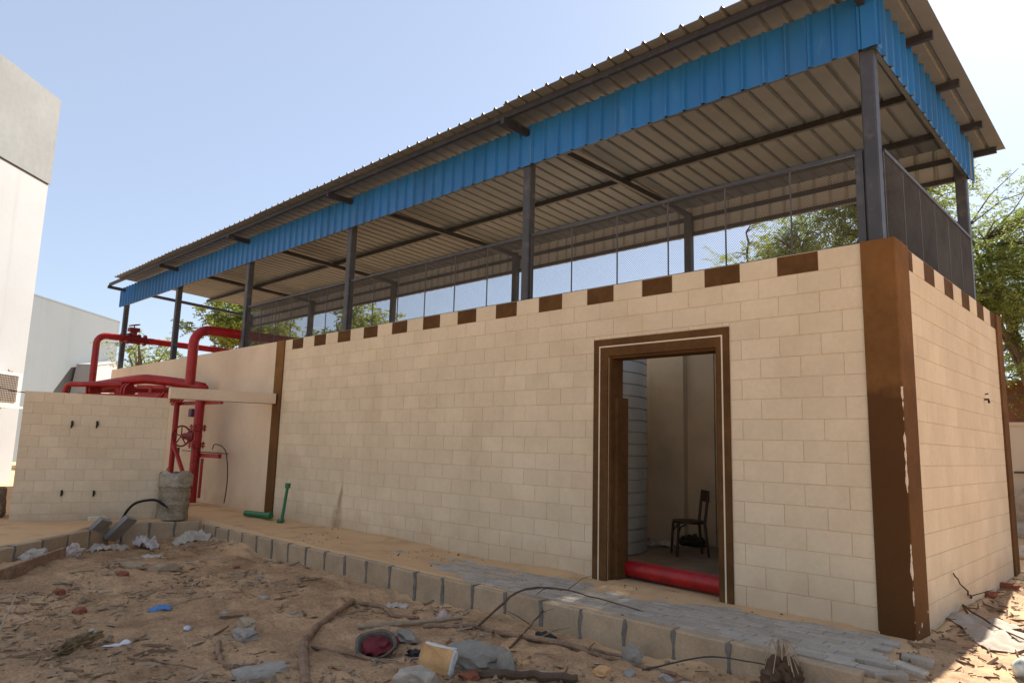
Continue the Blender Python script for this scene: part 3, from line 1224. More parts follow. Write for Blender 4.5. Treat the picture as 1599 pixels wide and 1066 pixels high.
def screen(root, a, bpt, n, z0, z1):
    a, bpt = Vector(a), Vector(bpt)
    d = bpt - a
    w = d.length / n
    me = mesh_panel_mesh(w - .01, z1 - z0 - .02)
    ang = math.atan2(d.y, d.x)
    for i in range(n):
        p = a + d * (i / n)
        link('mesh_panel', me, root, Vector((p.x, p.y, z0 + .01)) - WP[root.name], ang)
    dn = d.normalized()
    for i in range(n + 1):
        p = a + d * (i / n)
        part('frame_bar', MB().obox((p.x, p.y, (z0 + z1) / 2), dn, Vector((-dn.y, dn.x, 0)), Vector((0, 0, 1)), (.007), .005, (z1 - z0) / 2), M_mesh, root)
    for z in (z0 + .015, z1):
        part('frame_rail', MB().beam((a.x, a.y, z), (bpt.x, bpt.y, z), .03, .032 if z > z0 + .1 else .02), M_post, root)


fr = empty('mesh_screen', (-6, .2, H), 'long dark mesh screen along the front wall top under the canopy', 'fence')
fs_ = empty('mesh_screen', (-.15, 1.8, H), 'short dark mesh screen along the side wall top at the brown corner', 'fence')
edges = [-.23, -4.2, -4.34, -8.27, -8.41, -11.99]
for k in range(3):
    screen(fr, (edges[2 * k], .10, 0), (edges[2 * k + 1], .10, 0), 6, H, 4.05)
part('frame_bar', MB().box(-.30, -.235, .07, .12, H, 4.05), M_post, fr)
screen(fs_, (-.10, .19, 0), (-.10, 3.56, 0), 6, H, 4.05)

# ------------------------------------------------------------------ low block wall, slab and the pipe chase at the left
A2 = Vector((-11.20, -3.65, 0))
LD = Vector((.2519, .9678, 0)).normalized()
LN = Vector((LD.y, -LD.x, 0))          # faces the camera side
TH = math.atan2(LD.y, LD.x)


def lwp(u, n_, z):
    return A2 + LD * u + LN * n_ + Vector((0, 0, z))


lw = empty('low_block_wall', tuple(A2 + LD), 'low cream block wall with four black cable stubs at left of the pump house', 'wall')
b = MB()


def lbox(b, u0, u1, n0, n1, z0, z1, mi=0):
    return b.hexa([lwp(u0, n0, z0), lwp(u1, n0, z0), lwp(u1, n1, z0), lwp(u0, n1, z0), lwp(u0, n0, z1), lwp(u1, n0, z1), lwp(u1, n1, z1), lwp(u0, n1, z1)], mi)


lbox(b, -.03, 1.99, -.22, -.006, -.3, 2.035)
part('core', b, M_joint, lw)
lw_w, lw_h = .258, .1693
for k in range(-1, 12):
    off = 0 if k % 2 else lw_w / 2
    u = -.03 - off
    while u < 1.99:
        a, e = max(u, -.03), min(u + lw_w, 1.99)
        if e - a > .02:
            p = lwp((a + e) / 2, -.0065, (k + .5) * lw_h + .004)
            link('block', block_mesh(e - a, lw_h), lw, p - WP[lw.name], TH)
        u += lw_w
# cap block at the slab end
for (u, z) in ((.63, 1.55), (.97, 1.56), (.60, .49), (1.03, .48)):
    s = 1 if z > 1 else .8
    b = MB().tube([lwp(u, -.02, z + .05 * s), lwp(u, .012, z + .045 * s), lwp(u + .006, .022, z), lwp(u - .006, .012, z - .06 * s)], [.012, .016, .02, .008], 7)
    part('cable_stub', b, M_black, lw, True)
b = MB()
lbox(b, 1.985, 3.72, -.30, -.001, 2.04, 2.225)
single('concrete_slab', b, M_plaster, 'cream plastered slab bridging from the low block wall to the brown strip', 'slab')

# big red header pipes above the low wall and the riser that goes in under the roof
hd = empty('red_pipework', (-13.5, -1, 2.3), 'thick red header pipes with flanges running above the low block wall', 'pipes')
ptsh = [(-12.85, -.22, 2.40), (-13.35, -.55, 2.50), (-13.85, -.95, 2.565), (-14.05, -1.12, 2.565), (-14.5, -1.4, 2.50), (-15.1, -1.75, 2.40)]
part('header_pipe', MB().tube(stick_path([(*p,) for p in ptsh], n=5, jit_=0, abs_z=True), [.04] + [.10] * 25, 14), M_red, hd, True)
b = MB()
b.tube([(-13.35, -.15, 2.38), (-14.6, -1.0, 2.38), (-15.3, -1.6, 2.36)], .07, 12)
b.tube([(-13.1, -.75, 2.17), (-14.9, -2.0, 2.19)], .06, 12)
part('header_pipe', b, M_red, hd, True)
part('stub_pipe', MB().tube([(-14.45, -1.36, 2.5), (-14.45, -1.36, 1.0)], .11, 14), M_red, hd, True)
for c in ((-14.75, -1.75, 2.33), (-14.1, -1.3, 2.30)):
    d = Vector((-.8, -.58, .05)).normalized()
    c = Vector(c)
    part('flange', MB().tube([c - d * .02, c + d * .02], .17, 18), M_red, hd, True)
    part('flange', MB().tube([c + d * .05, c + d * .085], .17, 18), M_red, hd, True)
# valve tee with a flat hand bar, and a hank of red bolts further right
b = MB()
b.tube([(-13.75, -1.0, 2.1), (-13.75, -1.0, 2.42)], .05, 10)
b.beam((-14.0, -1.18, 2.41), (-13.5, -.82, 2.41), .05, .06)
b.tube([(-13.9, -1.15, 2.2), (-13.3, -.75, 2.2)], .09, 10)
part('valve', b, M_red, hd, True)
b = MB()
for k in range(9):
    t = k / 8
    b.tube([(-13.45 + .6 * t, -1.05 + .3 * t, 2.08), (-13.3 + .6 * t, -.95 + .3 * t, 2.26 + .03 * math.sin(k * 2.1))], .025, 7)
part('bolt_row', b, M_red, hd, True)
b = MB().tube([(-14.9, -2.25, 1.2), (-14.9, -2.25, 2.28)] + arc((-14.78, -2.19, 2.28), (-.8, -.45, 0), (0, 0, 1), .13)[1:] + [(-14.2, -1.4, 2.44)], .055, 10)
part('thin_pipe', b, M_red, hd, True)

rs = empty('red_riser_pipe', (-12.5, -.77, 2.4), 'tall red pipe bending from above the low wall in under the canopy', 'pipe')
RP = [(-12.5, -.72, 2.42), (-12.5, -.72, 3.2)] + arc((-12.5, -.42, 3.24), (0, -1, 0), (0, 0, 1), .30, 8)[0:] + [(-12.5, 1.5, 3.55), (-12.5, 3.9, 3.55)]
part('bent_pipe', MB().tube(RP, .095, 16), M_red, rs, True)
b = MB()
for z in (3.22,):
    b.tube([(-12.5, -.72, z - .004), (-12.5, -.72, z + .008)], .099, 16)
part('weld_seam', b, M_red, rs, True)

tp = empty('red_vent_pipe', (-18.75, -.5, 2.4), 'thin red pipe with a valve passing in front of the leftmost canopy post', 'pipe')
q = [(-18.6, -.78, 1.5), (-18.6, -.78, 3.72)] + arc((-18.6, -.56, 3.74), (0, -1, 0), (0, 0, 1), .22, 6) + [(-18.6, .3, 3.955), (-18.6, 3.9, 3.92)]
part('bent_pipe', MB().tube(q, .085, 12), M_red, tp, True)
b = MB()
for y in (-.20, -.05, .22, .37):
    b.tube([(-18.6, y - .02, 3.96), (-18.6, y + .02, 3.96)], .15, 14)
b.tube([(-18.6, -.05, 3.96), (-18.6, .22, 3.96)], .13, 12)
b.tube([(-18.6, .08, 3.96), (-18.6, .08, 4.22)], .09, 10)
b.box(-18.70, -18.5, -.05, .2, 4.16, 4.26)
part('valve_body', b, M_red_dark, tp, True)
part('hand_wheel', MB().tube([(-18.6 + .13 * math.cos(t), .08 + .13 * math.sin(t), 4.34 + .03 * math.sin(t)) for t in np.linspace(0, 2 * math.pi, 17)], .014, 6)
     .tube([(-18.6, .08, 4.2), (-18.6, .08, 4.34)], .016, 6).beam((-18.73, .08, 4.34), (-18.47, .08, 4.34), .02, .012), M_red_dark, tp, True)
single('red_branch_pipe', MB().tube([(-14.3, 1.1, 2.3), (-14.3, 1.1, 3.6)], .05, 10), M_red, 'short thin red upright pipe behind the wall top near the big red bend', 'pipe', True)

# red standpipe with hand-wheel valve in the recess
st = empty('red_standpipe', (-12.45, -.5, .1), 'red standpipe with hand wheel valve in the recess beside the low block wall', 'pipe')
mz = .095
part('main_pipe', MB().tube([(-12.46, -.5, .15), (-12.46, -.5, 2.32)], .088, 16), M_red, st, True)
for z in (1.23, 1.28, 1.56, 1.61):
    part('flange', MB().tube([(-12.46, -.5, z - .017), (-12.46, -.5, z + .017)], .155, 16), M_red, st, True)
b = MB()
for z in (1.255, 1.585):
    for k in range(8):
        a = k * math.pi / 4
        b.tube([(-12.46 + .13 * math.cos(a), -.5 + .13 * math.sin(a), z - .07), (-12.46 + .13 * math.cos(a), -.5 + .13 * math.sin(a), z + .07)], .013, 6)
part('bolt', b, M_red_dark, st)
vd_ = Vector((-.93, -.25, 0)).normalized()
vc = Vector((-12.46, -.5, 1.42))
part('valve_body', MB().tube([vc, vc + vd_ * .2, vc + vd_ * .22, vc + vd_ * .40], [.12, .11, .07, .06], 12), M_red_dark, st, True)
wc = vc + vd_ * .48
wu, wv = Vector((0, 0, 1)), vd_.cross(Vector((0, 0, 1))).normalized()
# wheel turned so that its face shows towards the yard
wv = Vector((.72, .45, 0)).normalized()
b = MB().tube([wc + (wu * math.cos(t) + wv * math.sin(t)) * .20 for t in np.linspace(0, 2 * math.pi, 25)], .018, 7)
for k in range(5):
    t = k * 2 * math.pi / 5
    b.tube([wc, wc + (wu * math.cos(t) + wv * math.sin(t)) * .20], .012, 6)
b.tube([vc + vd_ * .38, wc], .03, 8)
part('hand_wheel', b, M_red_dark, st, True)
part('side_pipe', MB().tube([(-13.62, -.5, .1), (-13.62, -.5, 2.3)], .055, 12), M_red, st, True)
part('brace', MB().tube([(-13.60, -.5, 1.25), (-12.72, -.5, .45)], .042, 10), M_red, st, True)
part('arm', MB().beam((-14.1, -.42, 2.10), (-11.66, -.42, 2.08), .06, .07), M_red, st)
part('arm', MB().beam((-12.5, -.42, 1.06), (-11.55, -.42, 1.06), .07, .08), M_red, st)
part('thin_leg', MB().tube([(-12.25, -.45, 1.0), (-12.25, -.45, .25)], .03, 8), M_red, st)
part('gauge', MB().box(-12.74, -12.60, -.60, -.50, 1.80, 1.96), mat('purple_gauge', (.10, .05, .09), .5), st)
b = MB().tube(stick_path([(-12.3, -.25, 1.18), (-12.05, -.3, 1.28), (-11.8, -.2, 1.15), (-11.85, -.1, .6), (-11.95, -.08, .16)], n=6, jit_=.004, abs_z=True), .010, 6)
b.tube([(-13.9, -.2, 1.12), (-12.0, -.06, 1.10)], .010, 6)
b.tube(stick_path([(-13.85, -.3, 1.15), (-13.95, -.35, .95), (-14.2, -.4, .6)], n=5, jit_=.003, abs_z=True), .01, 6)
b.tube([(-13.85, -.3, 1.0), (-13.85, -.3, 1.18)], .03, 8)
single('thin_conduit', b, M_wire, 'thin grey cable and conduit looping behind the red standpipe', 'cable', True)

# cement-stained drum with torn film at its top
bc = (-10.56, -1.56)
bz = gh(*bc) - .01
dr = empty('metal_drum', (bc[0], bc[1], bz), 'cement stained drum with torn plastic film round its top by the low wall', 'drum')
prof = [(.235, 0), (.245, .012), (.238, .03)]
for z in np.linspace(.05, .70, 27):
    rib = .014 * (math.exp(-((z - .25) / .014) ** 2) + math.exp(-((z - .47) / .014) ** 2))
    prof.append((.238 + rib + .006 * math.sin(z * 37), float(z)))
prof += [(.248, .715), (.248, .73), (.236, .735), (.23, .70)]
bb = MB().lathe(prof, (*bc, bz), 32)
bb.v = [(x + .012 * mnoise.noise(Vector((x * 5, y * 5, z * 4))), y + .012 * mnoise.noise(Vector((x * 5 + 9, y * 5, z * 4))), z + (.012 * mnoise.noise(Vector((x * 6, y * 6, 3))) if z > bz + .6 else 0)) for x, y, z in bb.v]
part('shell', bb, M_barrel, dr, True)
b = MB()
nn = 40
for skin in (0, 1):
    for z in (.53, .62, .70, .755):
        for j in range(nn):
            a = 2 * math.pi * j / nn
            q = Vector((math.cos(a) * 2.2, math.sin(a) * 2.2, z * 6))
            r_ = .252 + .022 * abs(mnoise.noise(q * 1.7)) + .004 * skin
            if z > .72:
                r_ -= .03 + .04 * mnoise.noise(q)
            b.v.append((bc[0] + r_ * math.cos(a), bc[1] + r_ * math.sin(a), bz + z + .05 * mnoise.noise(q + Vector((4, 4, 4)))))
k = 4 * nn
for i in range(3):
    for j in range(nn):
        a, c = i * nn + j, i * nn + (j + 1) % nn
        b.f += [(a, a + nn, c + nn, c), (k + a, k + c, k + c + nn, k + a + nn)]
        b.m += [0, 0]
for j in range(nn):
    c = (j + 1) % nn
    b.f += [(j, c, k + c, k + j), (3 * nn + j, k + 3 * nn + j, k + 3 * nn + c, 3 * nn + c)]
    b.m += [0, 0]
part('torn_film', b, M_film, dr, True)

# old rough block behind the end of the low wall
ow = lump((-12.15, -3.95, gh(-12.15, -3.95) - .05), (.42, .30, .30), 15, .08, 4, 1.5, True, TH, .75)
single('rough_block', ow, mat('dirty_masonry', (.20, .15, .095), .95, var=.35, vs=7, bump=.7, bs=40), 'dirty brown masonry block at the left edge behind the low block wall', 'block')

# hose, green pipes
hp = [(-10.78, -2.25, .06), (-10.72, -2.2, .22), (-10.64, -2.1, .34), (-10.5, -1.9, .385), (-10.42, -1.78, .32), (-10.38, -1.70, .26)]
single('black_hose', MB().tube(stick_path(hp, n=6, jit_=0, abs_z=True), .021, 8), M_black, 'black hose arching out of the sand beside the stained drum', 'hose', True)
gz = gh(-9.95, -.3)
single('green_pipe', MB().tube([(-10.33, -.42, gz + .06), (-9.70, -.28, gz + .058)], [.05, .05], 16).tube([(-9.78, -.298, gz + .058), (-9.69, -.278, gz + .058)], .057, 16), M_green, 'short green plastic pipe lying at the foot of the brown strip', 'pipe', True)
gz = gh(-9.36, -.26)
gp = empty('green_standpipe', (-9.36, -.26, gz), 'slim green plastic pipe standing upright against the block wall', 'pipe')
part('pipe', MB().tube([(-9.36, -.26, gz), (-9.34, -.2, gz + .62)], .025, 12), M_green, gp, True)
part('socket', MB().tube([(-9.34, -.202, gz + .57), (-9.34, -.198, gz + .65)], .045, 12), M_green, gp, True)
part('foot', MB().tube([(-9.42, -.285, gz + .03), (-9.36, -.26, gz + .03), (-9.33, -.245, gz + .05)], .036, 12), M_green, gp, True)

# ------------------------------------------------------------------ white building at the far left, far buildings
HD = Vector((-math.sin(YAW), math.cos(YAW), 0))
LF = Vector((-HD.y, HD.x, 0))
C0 = Vector((CAM.x, CAM.y, 0))


def fp(dep, lat, z):
    return C0 + HD * dep + LF * lat + Vector((0, 0, z))


def fbox(b, d0, d1, l0, l1, z0, z1, mi=0):
    return b.hexa([fp(d0, l0, z0), fp(d0, l1, z0), fp(d1, l1, z0), fp(d1, l0, z0), fp(d0, l0, z1), fp(d0, l1, z1), fp(d1, l1, z1), fp(d1, l0, z1)], mi)


wb = empty('white_building', tuple(fp(13, 17, 0)), 'tall white building with a grey upper storey at the far left', 'building')
part('wall', fbox(MB(), 6, 18.9, 13.14, 23, -.4, 8.29), M_white, wb)
ug = part('upper_storey', fbox(MB(), 6, 18.93, 13.10, 23, 8.32, 10.84), M_greyst, wb)
part('shadow_gap', fbox(MB(), 6, 18.89, 13.16, 23, 8.29, 8.32), M_mortar, wb)
AK = 1.06


def fpk(d, l, z):
    return fp(d * AK, l * AK, 1.386 + (z - 1.386) * AK)


def fbk(b, d0, d1, l0, l1, z0, z1):
    z0, z1 = 1.386 + (z0 - 1.386) * AK, 1.386 + (z1 - 1.386) * AK
    return fbox(b, d0 * AK, d1 * AK, l0 * AK, l1 * AK, z0, z1)


ac = empty('air_conditioner', tuple(fpk(16.7, 12.2, 2.05)), 'cream outdoor air conditioner unit hung on the white wall at the left edge', 'air conditioner')
part('casing', fbk(MB(), 16.4, 17.25, 12.02, 12.34, 2.05, 2.83), M_acw, ac)
b = MB()
for i in range(13):
    z = 2.13 + i * .052
    fbk(b, 16.45, 17.1, 11.995, 12.01, z, z + .012)
for i in range(13):
    d = 16.45 + i * .054
    fbk(b, d, d + .012, 11.997, 12.008, 2.12, 2.77)
part('grille', b, M_acg, ac)
part('fan_opening', fbk(MB(), 16.45, 17.1, 12.012, 12.03, 2.12, 2.77), mat('ac_dark', (.12, .10, .085), .8), ac)
b = MB()
for d in (16.5, 17.15):
    fbk(b, d, d + .05, 11.98, 12.40, 1.99, 2.04)
fbk(b, 16.35, 17.35, 11.98, 12.03, 1.985, 2.035)
part('bracket', b, M_acw, ac)
part('pipe', MB().tube([fpk(17.0, 12.2, 2.9), fpk(17.2, 12.25, 2.83), fpk(17.4, 12.38, 2.9)], .02, 6), M_wood, ac, True)

# aluminium exhaust duct behind the low wall
ed = empty('exhaust_duct', tuple(fp(15, 11.2, 0)), 'shiny aluminium exhaust duct poking up behind the low block wall', 'duct')
pth = [fp(15, 11.25, .0), fp(15, 11.25, 2.2), fp(15, 11.18, 2.6), fp(15, 11.14, 2.72)]
b = MB()
P_ = stick_path([tuple(p) for p in pth], n=14, jit_=0, abs_z=True)
b.tube(P_, [.105 + .01 * (i % 2) for i in range(len(P_))], 14)
part('flexible_pipe', b, M_chrome, ed, True)
part('cowl', MB().tube([fp(15, 11.14, 2.70), fp(15, 11.10, 2.82)], [.13, .12], 14), M_black, ed, True)
part('silencer', MB().tube([fp(14.8, 11.5, 2.0), fp(14.8, 11.5, 2.2), fp(14.8, 11.5, 2.42), fp(14.8, 11.48, 2.5)], [.25, .25, .22, .08], 16), M_chrome, ed, True)
single('thin_antenna', MB().tube([fp(15.4, 11.72, 2.35), fp(15.4, 11.55, 2.85)], .02, 6).tube([fp(15.4, 11.7, .0), fp(15.4, 11.72, 2.36)], .015, 6), M_wire, 'thin grey rod sticking up beside the shiny duct', 'rod')
single('overhead_wire', MB().tube([fp(14.9, 10.95, 2.36), fp(14.6, 10.3, 2.25), fp(14.2, 9.75, 2.2)], .012, 6), M_wire, 'thin cable running from the shiny duct to the red pipes', 'cable')

gb = empty('grey_building', tuple(fp(34, 26, 0)), 'plain pale grey windowless building in the distance behind the low wall', 'building')
part('wall', fbox(MB(), 22, 40, 22.65, 36, -.4, 7.85), M_farg, gb)
part('coping', fbox(MB(), 21.99, 40.01, 22.64, 36.05, 7.853, 7.93), M_farg, gb)
ob = empty('sunlit_patch_block', tuple(fp(37.5, 22, 0)), 'white block standing in for a sunlit patch low on the distant grey building', 'building')
b = MB()  # added white block imitating a diagonal sunlit patch on the grey wall
b.hexa([fp(35.2, 21.5, -.4), fp(35.2, 22.5, -.4), fp(39.4, 22.5, -.4), fp(39.4, 21.9, -.4), fp(36.2, 21.6, 4.95), fp(36.2, 22.5, 4.95), fp(39.4, 22.5, 5.5), fp(39.4, 21.9, 5.5)])
part('wall', b, M_white, ob)
part('coping', MB().hexa([fp(36.2, 21.55, 4.953), fp(36.2, 22.5, 4.953), fp(39.4, 22.5, 5.503), fp(39.4, 21.85, 5.503), fp(36.2, 21.55, 5.02), fp(36.2, 22.5, 5.02), fp(39.4, 22.5, 5.57), fp(39.4, 21.85, 5.57)]), M_white, ob)  # top strip of the added patch block

# ------------------------------------------------------------------ behind the right end: boundary wall and shed
bwall = empty('boundary_wall', (2, 10.6, 0), 'dirty cream boundary wall behind the far brown strip at the right edge', 'wall')
part('wall', MB().box(-3, 7, 10.6, 10.8, -.3, 2.05), M_farwall, bwall)
part('coping', MB().box(-3.02, 7.02, 10.57, 10.83, 2.05, 2.12), M_farwall, bwall)
b = MB()
for z, x0, x1 in ((1.15, -.9, .1), (.72, -.7, .5)):
    b.tube([(x0, 10.55, z), (x1, 10.55, z + .02)], .022, 6)
b.tube([(.12, 10.5, .1), (.12, 10.5, 1.1)], .02, 6)
b.tube([(-.28, 10.5, .1), (-.28, 10.5, .74)], .02, 6)
single('rusty_frame', b, M_twig, 'thin rusty bar frame leaning on the boundary wall at the right edge', 'frame')
sh = empty('brown_shed', (1, 14.5, 0), 'rust brown metal shed beyond the boundary wall at the right edge', 'shed')
part('wall', MB().box(-2.4, 5, 14, 17, -.3, 3.1), M_shed, sh)
part('roof', MB().box(-2.6, 5.2, 13.8, 17.2, 3.1, 3.25), M_shed, sh)
b = lump((-.15, 9.7, -.15), (1.0, .5, .75), 33, .35, 4, 2.5)
single('rubble_heap', b, M_rock, 'dark rubble heap in the shade at the foot of the boundary wall', 'rubble', True)
for i, (x, y, z, s, M, lab) in enumerate([(-.15, 6.4, -.1, (.22, .16, .14), M_plastic, 'white plastic bag lump beyond the far brown strip'),
                                          (.12, 5.9, -.1, (.2, .14, .1), M_brickfrag, 'reddish rag lump beyond the far brown strip')]):
    single('rubbish_lump', lump((x, y, gh(x, y) - .02), s, 70 + i, .35), M, lab, 'rubbish', True)


# ------------------------------------------------------------------ trees
def tree(name, base, trunk_h, centre, rad, ncl, seed, M, label, cat='tree', leaf=.062, lw_=.014, sprays=6, group=None, per=20, lean=(0, 0)):
    j = np.random.RandomState(seed)
    rr_ = random.Random(seed)
    base, centre = Vector(base), Vector(centre)
    t = empty(name, tuple(base), label, cat, group)
    rad = np.array(rad)
    # clump centres inside an uneven ellipsoid
    cl = []
    tries = 0
    while len(cl) < ncl and tries < ncl * 40:
        tries += 1
        p = j.randn(3)
        p /= np.linalg.norm(p)
        k = (j.rand() ** .45)
        lobes = .72 + .5 * mnoise.noise(Vector(p * 2.3) + Vector((seed, 0, 0)))
        q = p * k * lobes * 1.15
        if mnoise.noise(Vector(q * 2.6) + Vector((0, seed, 0))) < -.10:
            continue
        cl.append(q * rad + np.array(centre))
    cl = np.array(cl)
    # limbs
    b = MB()
    fork = base + Vector((lean[0], lean[1], trunk_h))
    b.tube(stick_path([tuple(base - Vector((0, 0, .3))), tuple(base + Vector((lean[0] * .4, lean[1] * .4, trunk_h * .5))), tuple(fork)], n=5, jit_=.03, seed=seed, abs_z=True), [.17 - .006 * i for i in range(11)], 9)
    limbs = []
    for k in range(7):
        e = centre + Vector((j.uniform(-1, 1) * rad[0] * .5, j.uniform(-1, 1) * rad[1] * .5, j.uniform(-.3, .55) * rad[2]))
        mid = fork.lerp(e, .5) + Vector((j.uniform(-.3, .3), j.uniform(-.3, .3), j.uniform(0, .4)))
        P = stick_path([tuple(fork), tuple(mid), tuple(e)], n=6, jit_=.04, seed=seed + k, abs_z=True)
        b.tube(P, [.085 * (1 - i / len(P)) + .012 for i in range(len(P))], 7)
        limbs += P[3:]
    la = np.array([tuple(p) for p in limbs])
    for c in cl[::2]:
        d = np.linalg.norm(la - c, axis=1)
        s = Vector(la[int(np.argmin(d))])
        e = Vector(c)
        if (e - s).length > .15:
            mid = s.lerp(e, .5) + Vector((rr_.uniform(-.12, .12), rr_.uniform(-.12, .12), rr_.uniform(-.02, .16)))
            b.tube([s, mid, e], [.02, .013, .006], 5, False)
    part('trunk', b, M_bark, t, True)
    # leaf sprays: drooping stems with paired leaflets
    n = len(cl) * sprays
    o = np.repeat(cl, sprays, axis=0) + j.randn(n, 3) * np.array([.16, .16, .12])
    a = j.rand(n) * 2 * np.pi
    el = j.uniform(-.5, .7, n)
    dr_ = np.stack([np.cos(a) * np.cos(el), np.sin(a) * np.cos(el), np.sin(el)], 1)
    L_ = j.uniform(.25, .6, n)
    tt = (np.arange(per) + .5) / per
    pos = o[:, None, :] + dr_[:, None, :] * (L_[:, None] * tt[None, :])[:, :, None]
    pos[:, :, 2] -= (.42 * L_[:, None] * tt[None, :] ** 2)
    pos += j.randn(n, per, 3) * .02
    pos = pos.reshape(-1, 3)
    m_ = len(pos)
    side = np.tile(np.where(np.arange(per) % 2 == 0, 1, -1), n)[:, None]
    d0 = np.repeat(dr_, per, axis=0)
    ax = np.cross(d0, np.array([0, 0, 1.0])) * side + d0 * .6 + j.randn(m_, 3) * .45
    ax /= np.linalg.norm(ax, axis=1)[:, None]
    nn_ = np.cross(ax, j.randn(m_, 3))
    nn_ /= (np.linalg.norm(nn_, axis=1)[:, None] + 1e-6)
    ll = (leaf * j.uniform(.6, 1.3, m_))[:, None]
    ww = (lw_ * j.uniform(.7, 1.3, m_))[:, None]
    v0 = pos
    v1 = pos + ax * ll * .5 + nn_ * ww
    v2 = pos + ax * ll
    v3 = pos + ax * ll * .5 - nn_ * ww
    Vv = np.stack([v0, v1, v2, v3], 1).reshape(-1, 3)
    cc = np.array(centre)
    Ff = np.arange(len(Vv)).reshape(-1, 4)
    me = fast_mesh('crown', Vv - cc, Ff, M)
    link('crown', me, t, Vector(cc) - base)
    return t


tree('feathery_tree', (-.6, 13.2, 0), 2.2, (-.9, 12.6, 5.3), (2.6, 2.4, 2.6), 540, 3, M_leaf, 'tall feathery light green tree rising behind the right end of the canopy', sprays=6, per=30)
tree('feathery_tree', (1.2, 13.0, 0), 1.6, (.3, 13.6, 4.0), (1.8, 1.6, 1.5), 120, 9, M_leafd, 'lower green tree leaning over the boundary wall at the right edge', sprays=7, per=30)
tree('feathery_tree', (-3.0, 11.6, 0), 2.6, (-3.2, 11.2, 8.4), (1.6, 2.2, 4.4), 640, 5, M_leafd, 'olive green tree seen through the mesh screen right of the middle', sprays=7, per=30)  # unseen upper crown raised and thickened to block sun through the doorway
tree('feathery_tree', (-5.4, 10.2, 0), 2.2, (-5.2, 10.2, 5.9), (1.6, 1.6, 1.7), 170, 27, M_leaf, 'smaller light green tree seen through the mesh screen left of the olive one', sprays=6, per=30)
tree('feathery_tree', (-32, 8.6, 0), 3, (-31.0, 8.8, 6.9), (2.9, 2.9, 2.2), 240, 8, M_leafd, 'dense green tree seen under the canopy behind the big red pipe bend', leaf=.12, lw_=.04, sprays=6, per=20)
tree('feathery_tree', (-34, 5.6, 0), 2.6, (-33.5, 5.5, 5.3), (1.9, 1.9, 1.2), 60, 14, M_leaf, 'thin dry looking tree low behind the two leftmost canopy posts', leaf=.10, lw_=.03, sprays=4, per=16)
tree('feathery_tree', (-28, 13.5, 0), 3, (-27.2, 13.0, 6.6), (2.6, 2.6, 1.9), 170, 21, M_leafd, 'small round green tree far behind the third canopy post from the left', leaf=.11, lw_=.036, sprays=6, per=20)

# ------------------------------------------------------------------ rubbish, branches and stones in the yard
G = gh
stick('curved_branch', [(-2.75, -3.6), (-3.40, -3.25), (-3.88, -2.92), (-4.33, -2.42), (-4.80, -1.87)], .042, .024, M_wood, 'long thick curved grey brown branch on the dirt, rising towards the kerb', seed=2, jit_=.007)
stick('bent_branch', [(-4.80, -1.86), (-4.45, -1.74), (-4.08, -1.90), (-3.78, -1.82)], .023, .015, M_wood, 'bent brown branch joining the top of the thick curved branch', seed=3)
stick('flat_stick', [(-3.86, -2.45), (-3.68, -1.98), (-3.50, -1.52)], .026, .018, M_woodp, 'straight pale split stick below the kerb in the middle', seed=4, jit_=.003)
stick('long_branch', [(-3.55, -1.95), (-3.1, -1.72), (-2.75, -1.64), (-2.30, -1.55), (-1.65, -1.46)], .022, .012, M_wood, 'long reddish brown branch lying along the kerb foot', seed=5, forks=((.4, .25, -.2, .05, .008), (.7, .2, .18, .1, .007)))
stick('fallen_limb', [(-2.62, -1.66), (-2.2, -1.55), (-1.75, -1.52), (-1.2, -1.5)], .026, .016, M_wood, 'thick brown limb half buried beside the kerb, right of the long branch', seed=6, forks=((.5, .15, -.1, .12, .008),))
stick('arched_twig', [(-3.05, -1.72, .03), (-3.0, -1.30, .25), (-2.85, -1.02, .10), (-2.45, -.92, .06), (-1.9, -.85, .01)], .011, .005, M_twig, 'thin dark twig arching over the kerb onto the paving', cat='twig', seed=7, forks=((.3, .4, .1, .05, .005), (.5, .15, -.35, .0, .005), (.65, .1, .3, .12, .004)))
stick('forked_twig', [(-2.5, -1.9, .0), (-2.63, -1.5, .08), (-2.78, -1.15, .16)], .010, .006, M_twig, 'forked thin twig leaning against the kerb', cat='twig', seed=8, forks=((.5, -.2, -.1, .1, .005), (.7, .2, 0, .12, .004)))
stick('dry_twig', [(-4.95, -5.0, .02), (-5.25, -4.85, .10), (-5.9, -4.60, .30)], .014, .005, M_woodp, 'pale dry forked twig sticking up at the left edge', cat='twig', seed=9, forks=((.55, .28, .12, .01, .005), (.35, .2, .3, -.02, .005)))
stick('small_bent_branch', [(-4.25, -3.52), (-3.95, -3.66), (-3.62, -3.74), (-3.3, -3.70)], .017, .024, M_wood, 'short bent brown branch left of the thick curved branch', seed=10)
stick('thin_stick', [(-4.30, -4.2), (-4.0, -4.08), (-3.72, -3.92)], .010, .006, M_wood, 'thin reddish stick flat on the dirt near the front', cat='twig', seed=11)
stick('thin_stick', [(-5.55, -3.82), (-5.75, -3.4), (-5.92, -2.85)], .010, .006, M_woodp, 'thin pale stick flat on the dirt in the middle of the yard', cat='twig', seed=12)
stick('thin_stick', [(-3.0, -2.9), (-2.85, -2.62), (-2.82, -2.35)], .009, .006, M_woodp, 'short pale stick lying against the rim of the red lined bowl', cat='twig', seed=13)
stick('brown_stick', [(-3.6, -3.05), (-3.05, -2.88), (-2.55, -2.78)], .016, .010, M_wood, 'brown stick under the red lined bowl', cat='twig', seed=14)
stick('upright_twig', [(-.22, 2.38, .0), (-.02, 1.95, .05), (.06, 1.5, .16), (-.0, 1.25, .36)], .011, .006, M_twig, 'crooked brown twig propped against the side wall foot', cat='twig', seed=15, forks=((.6, .2, -.1, .1, .005),))
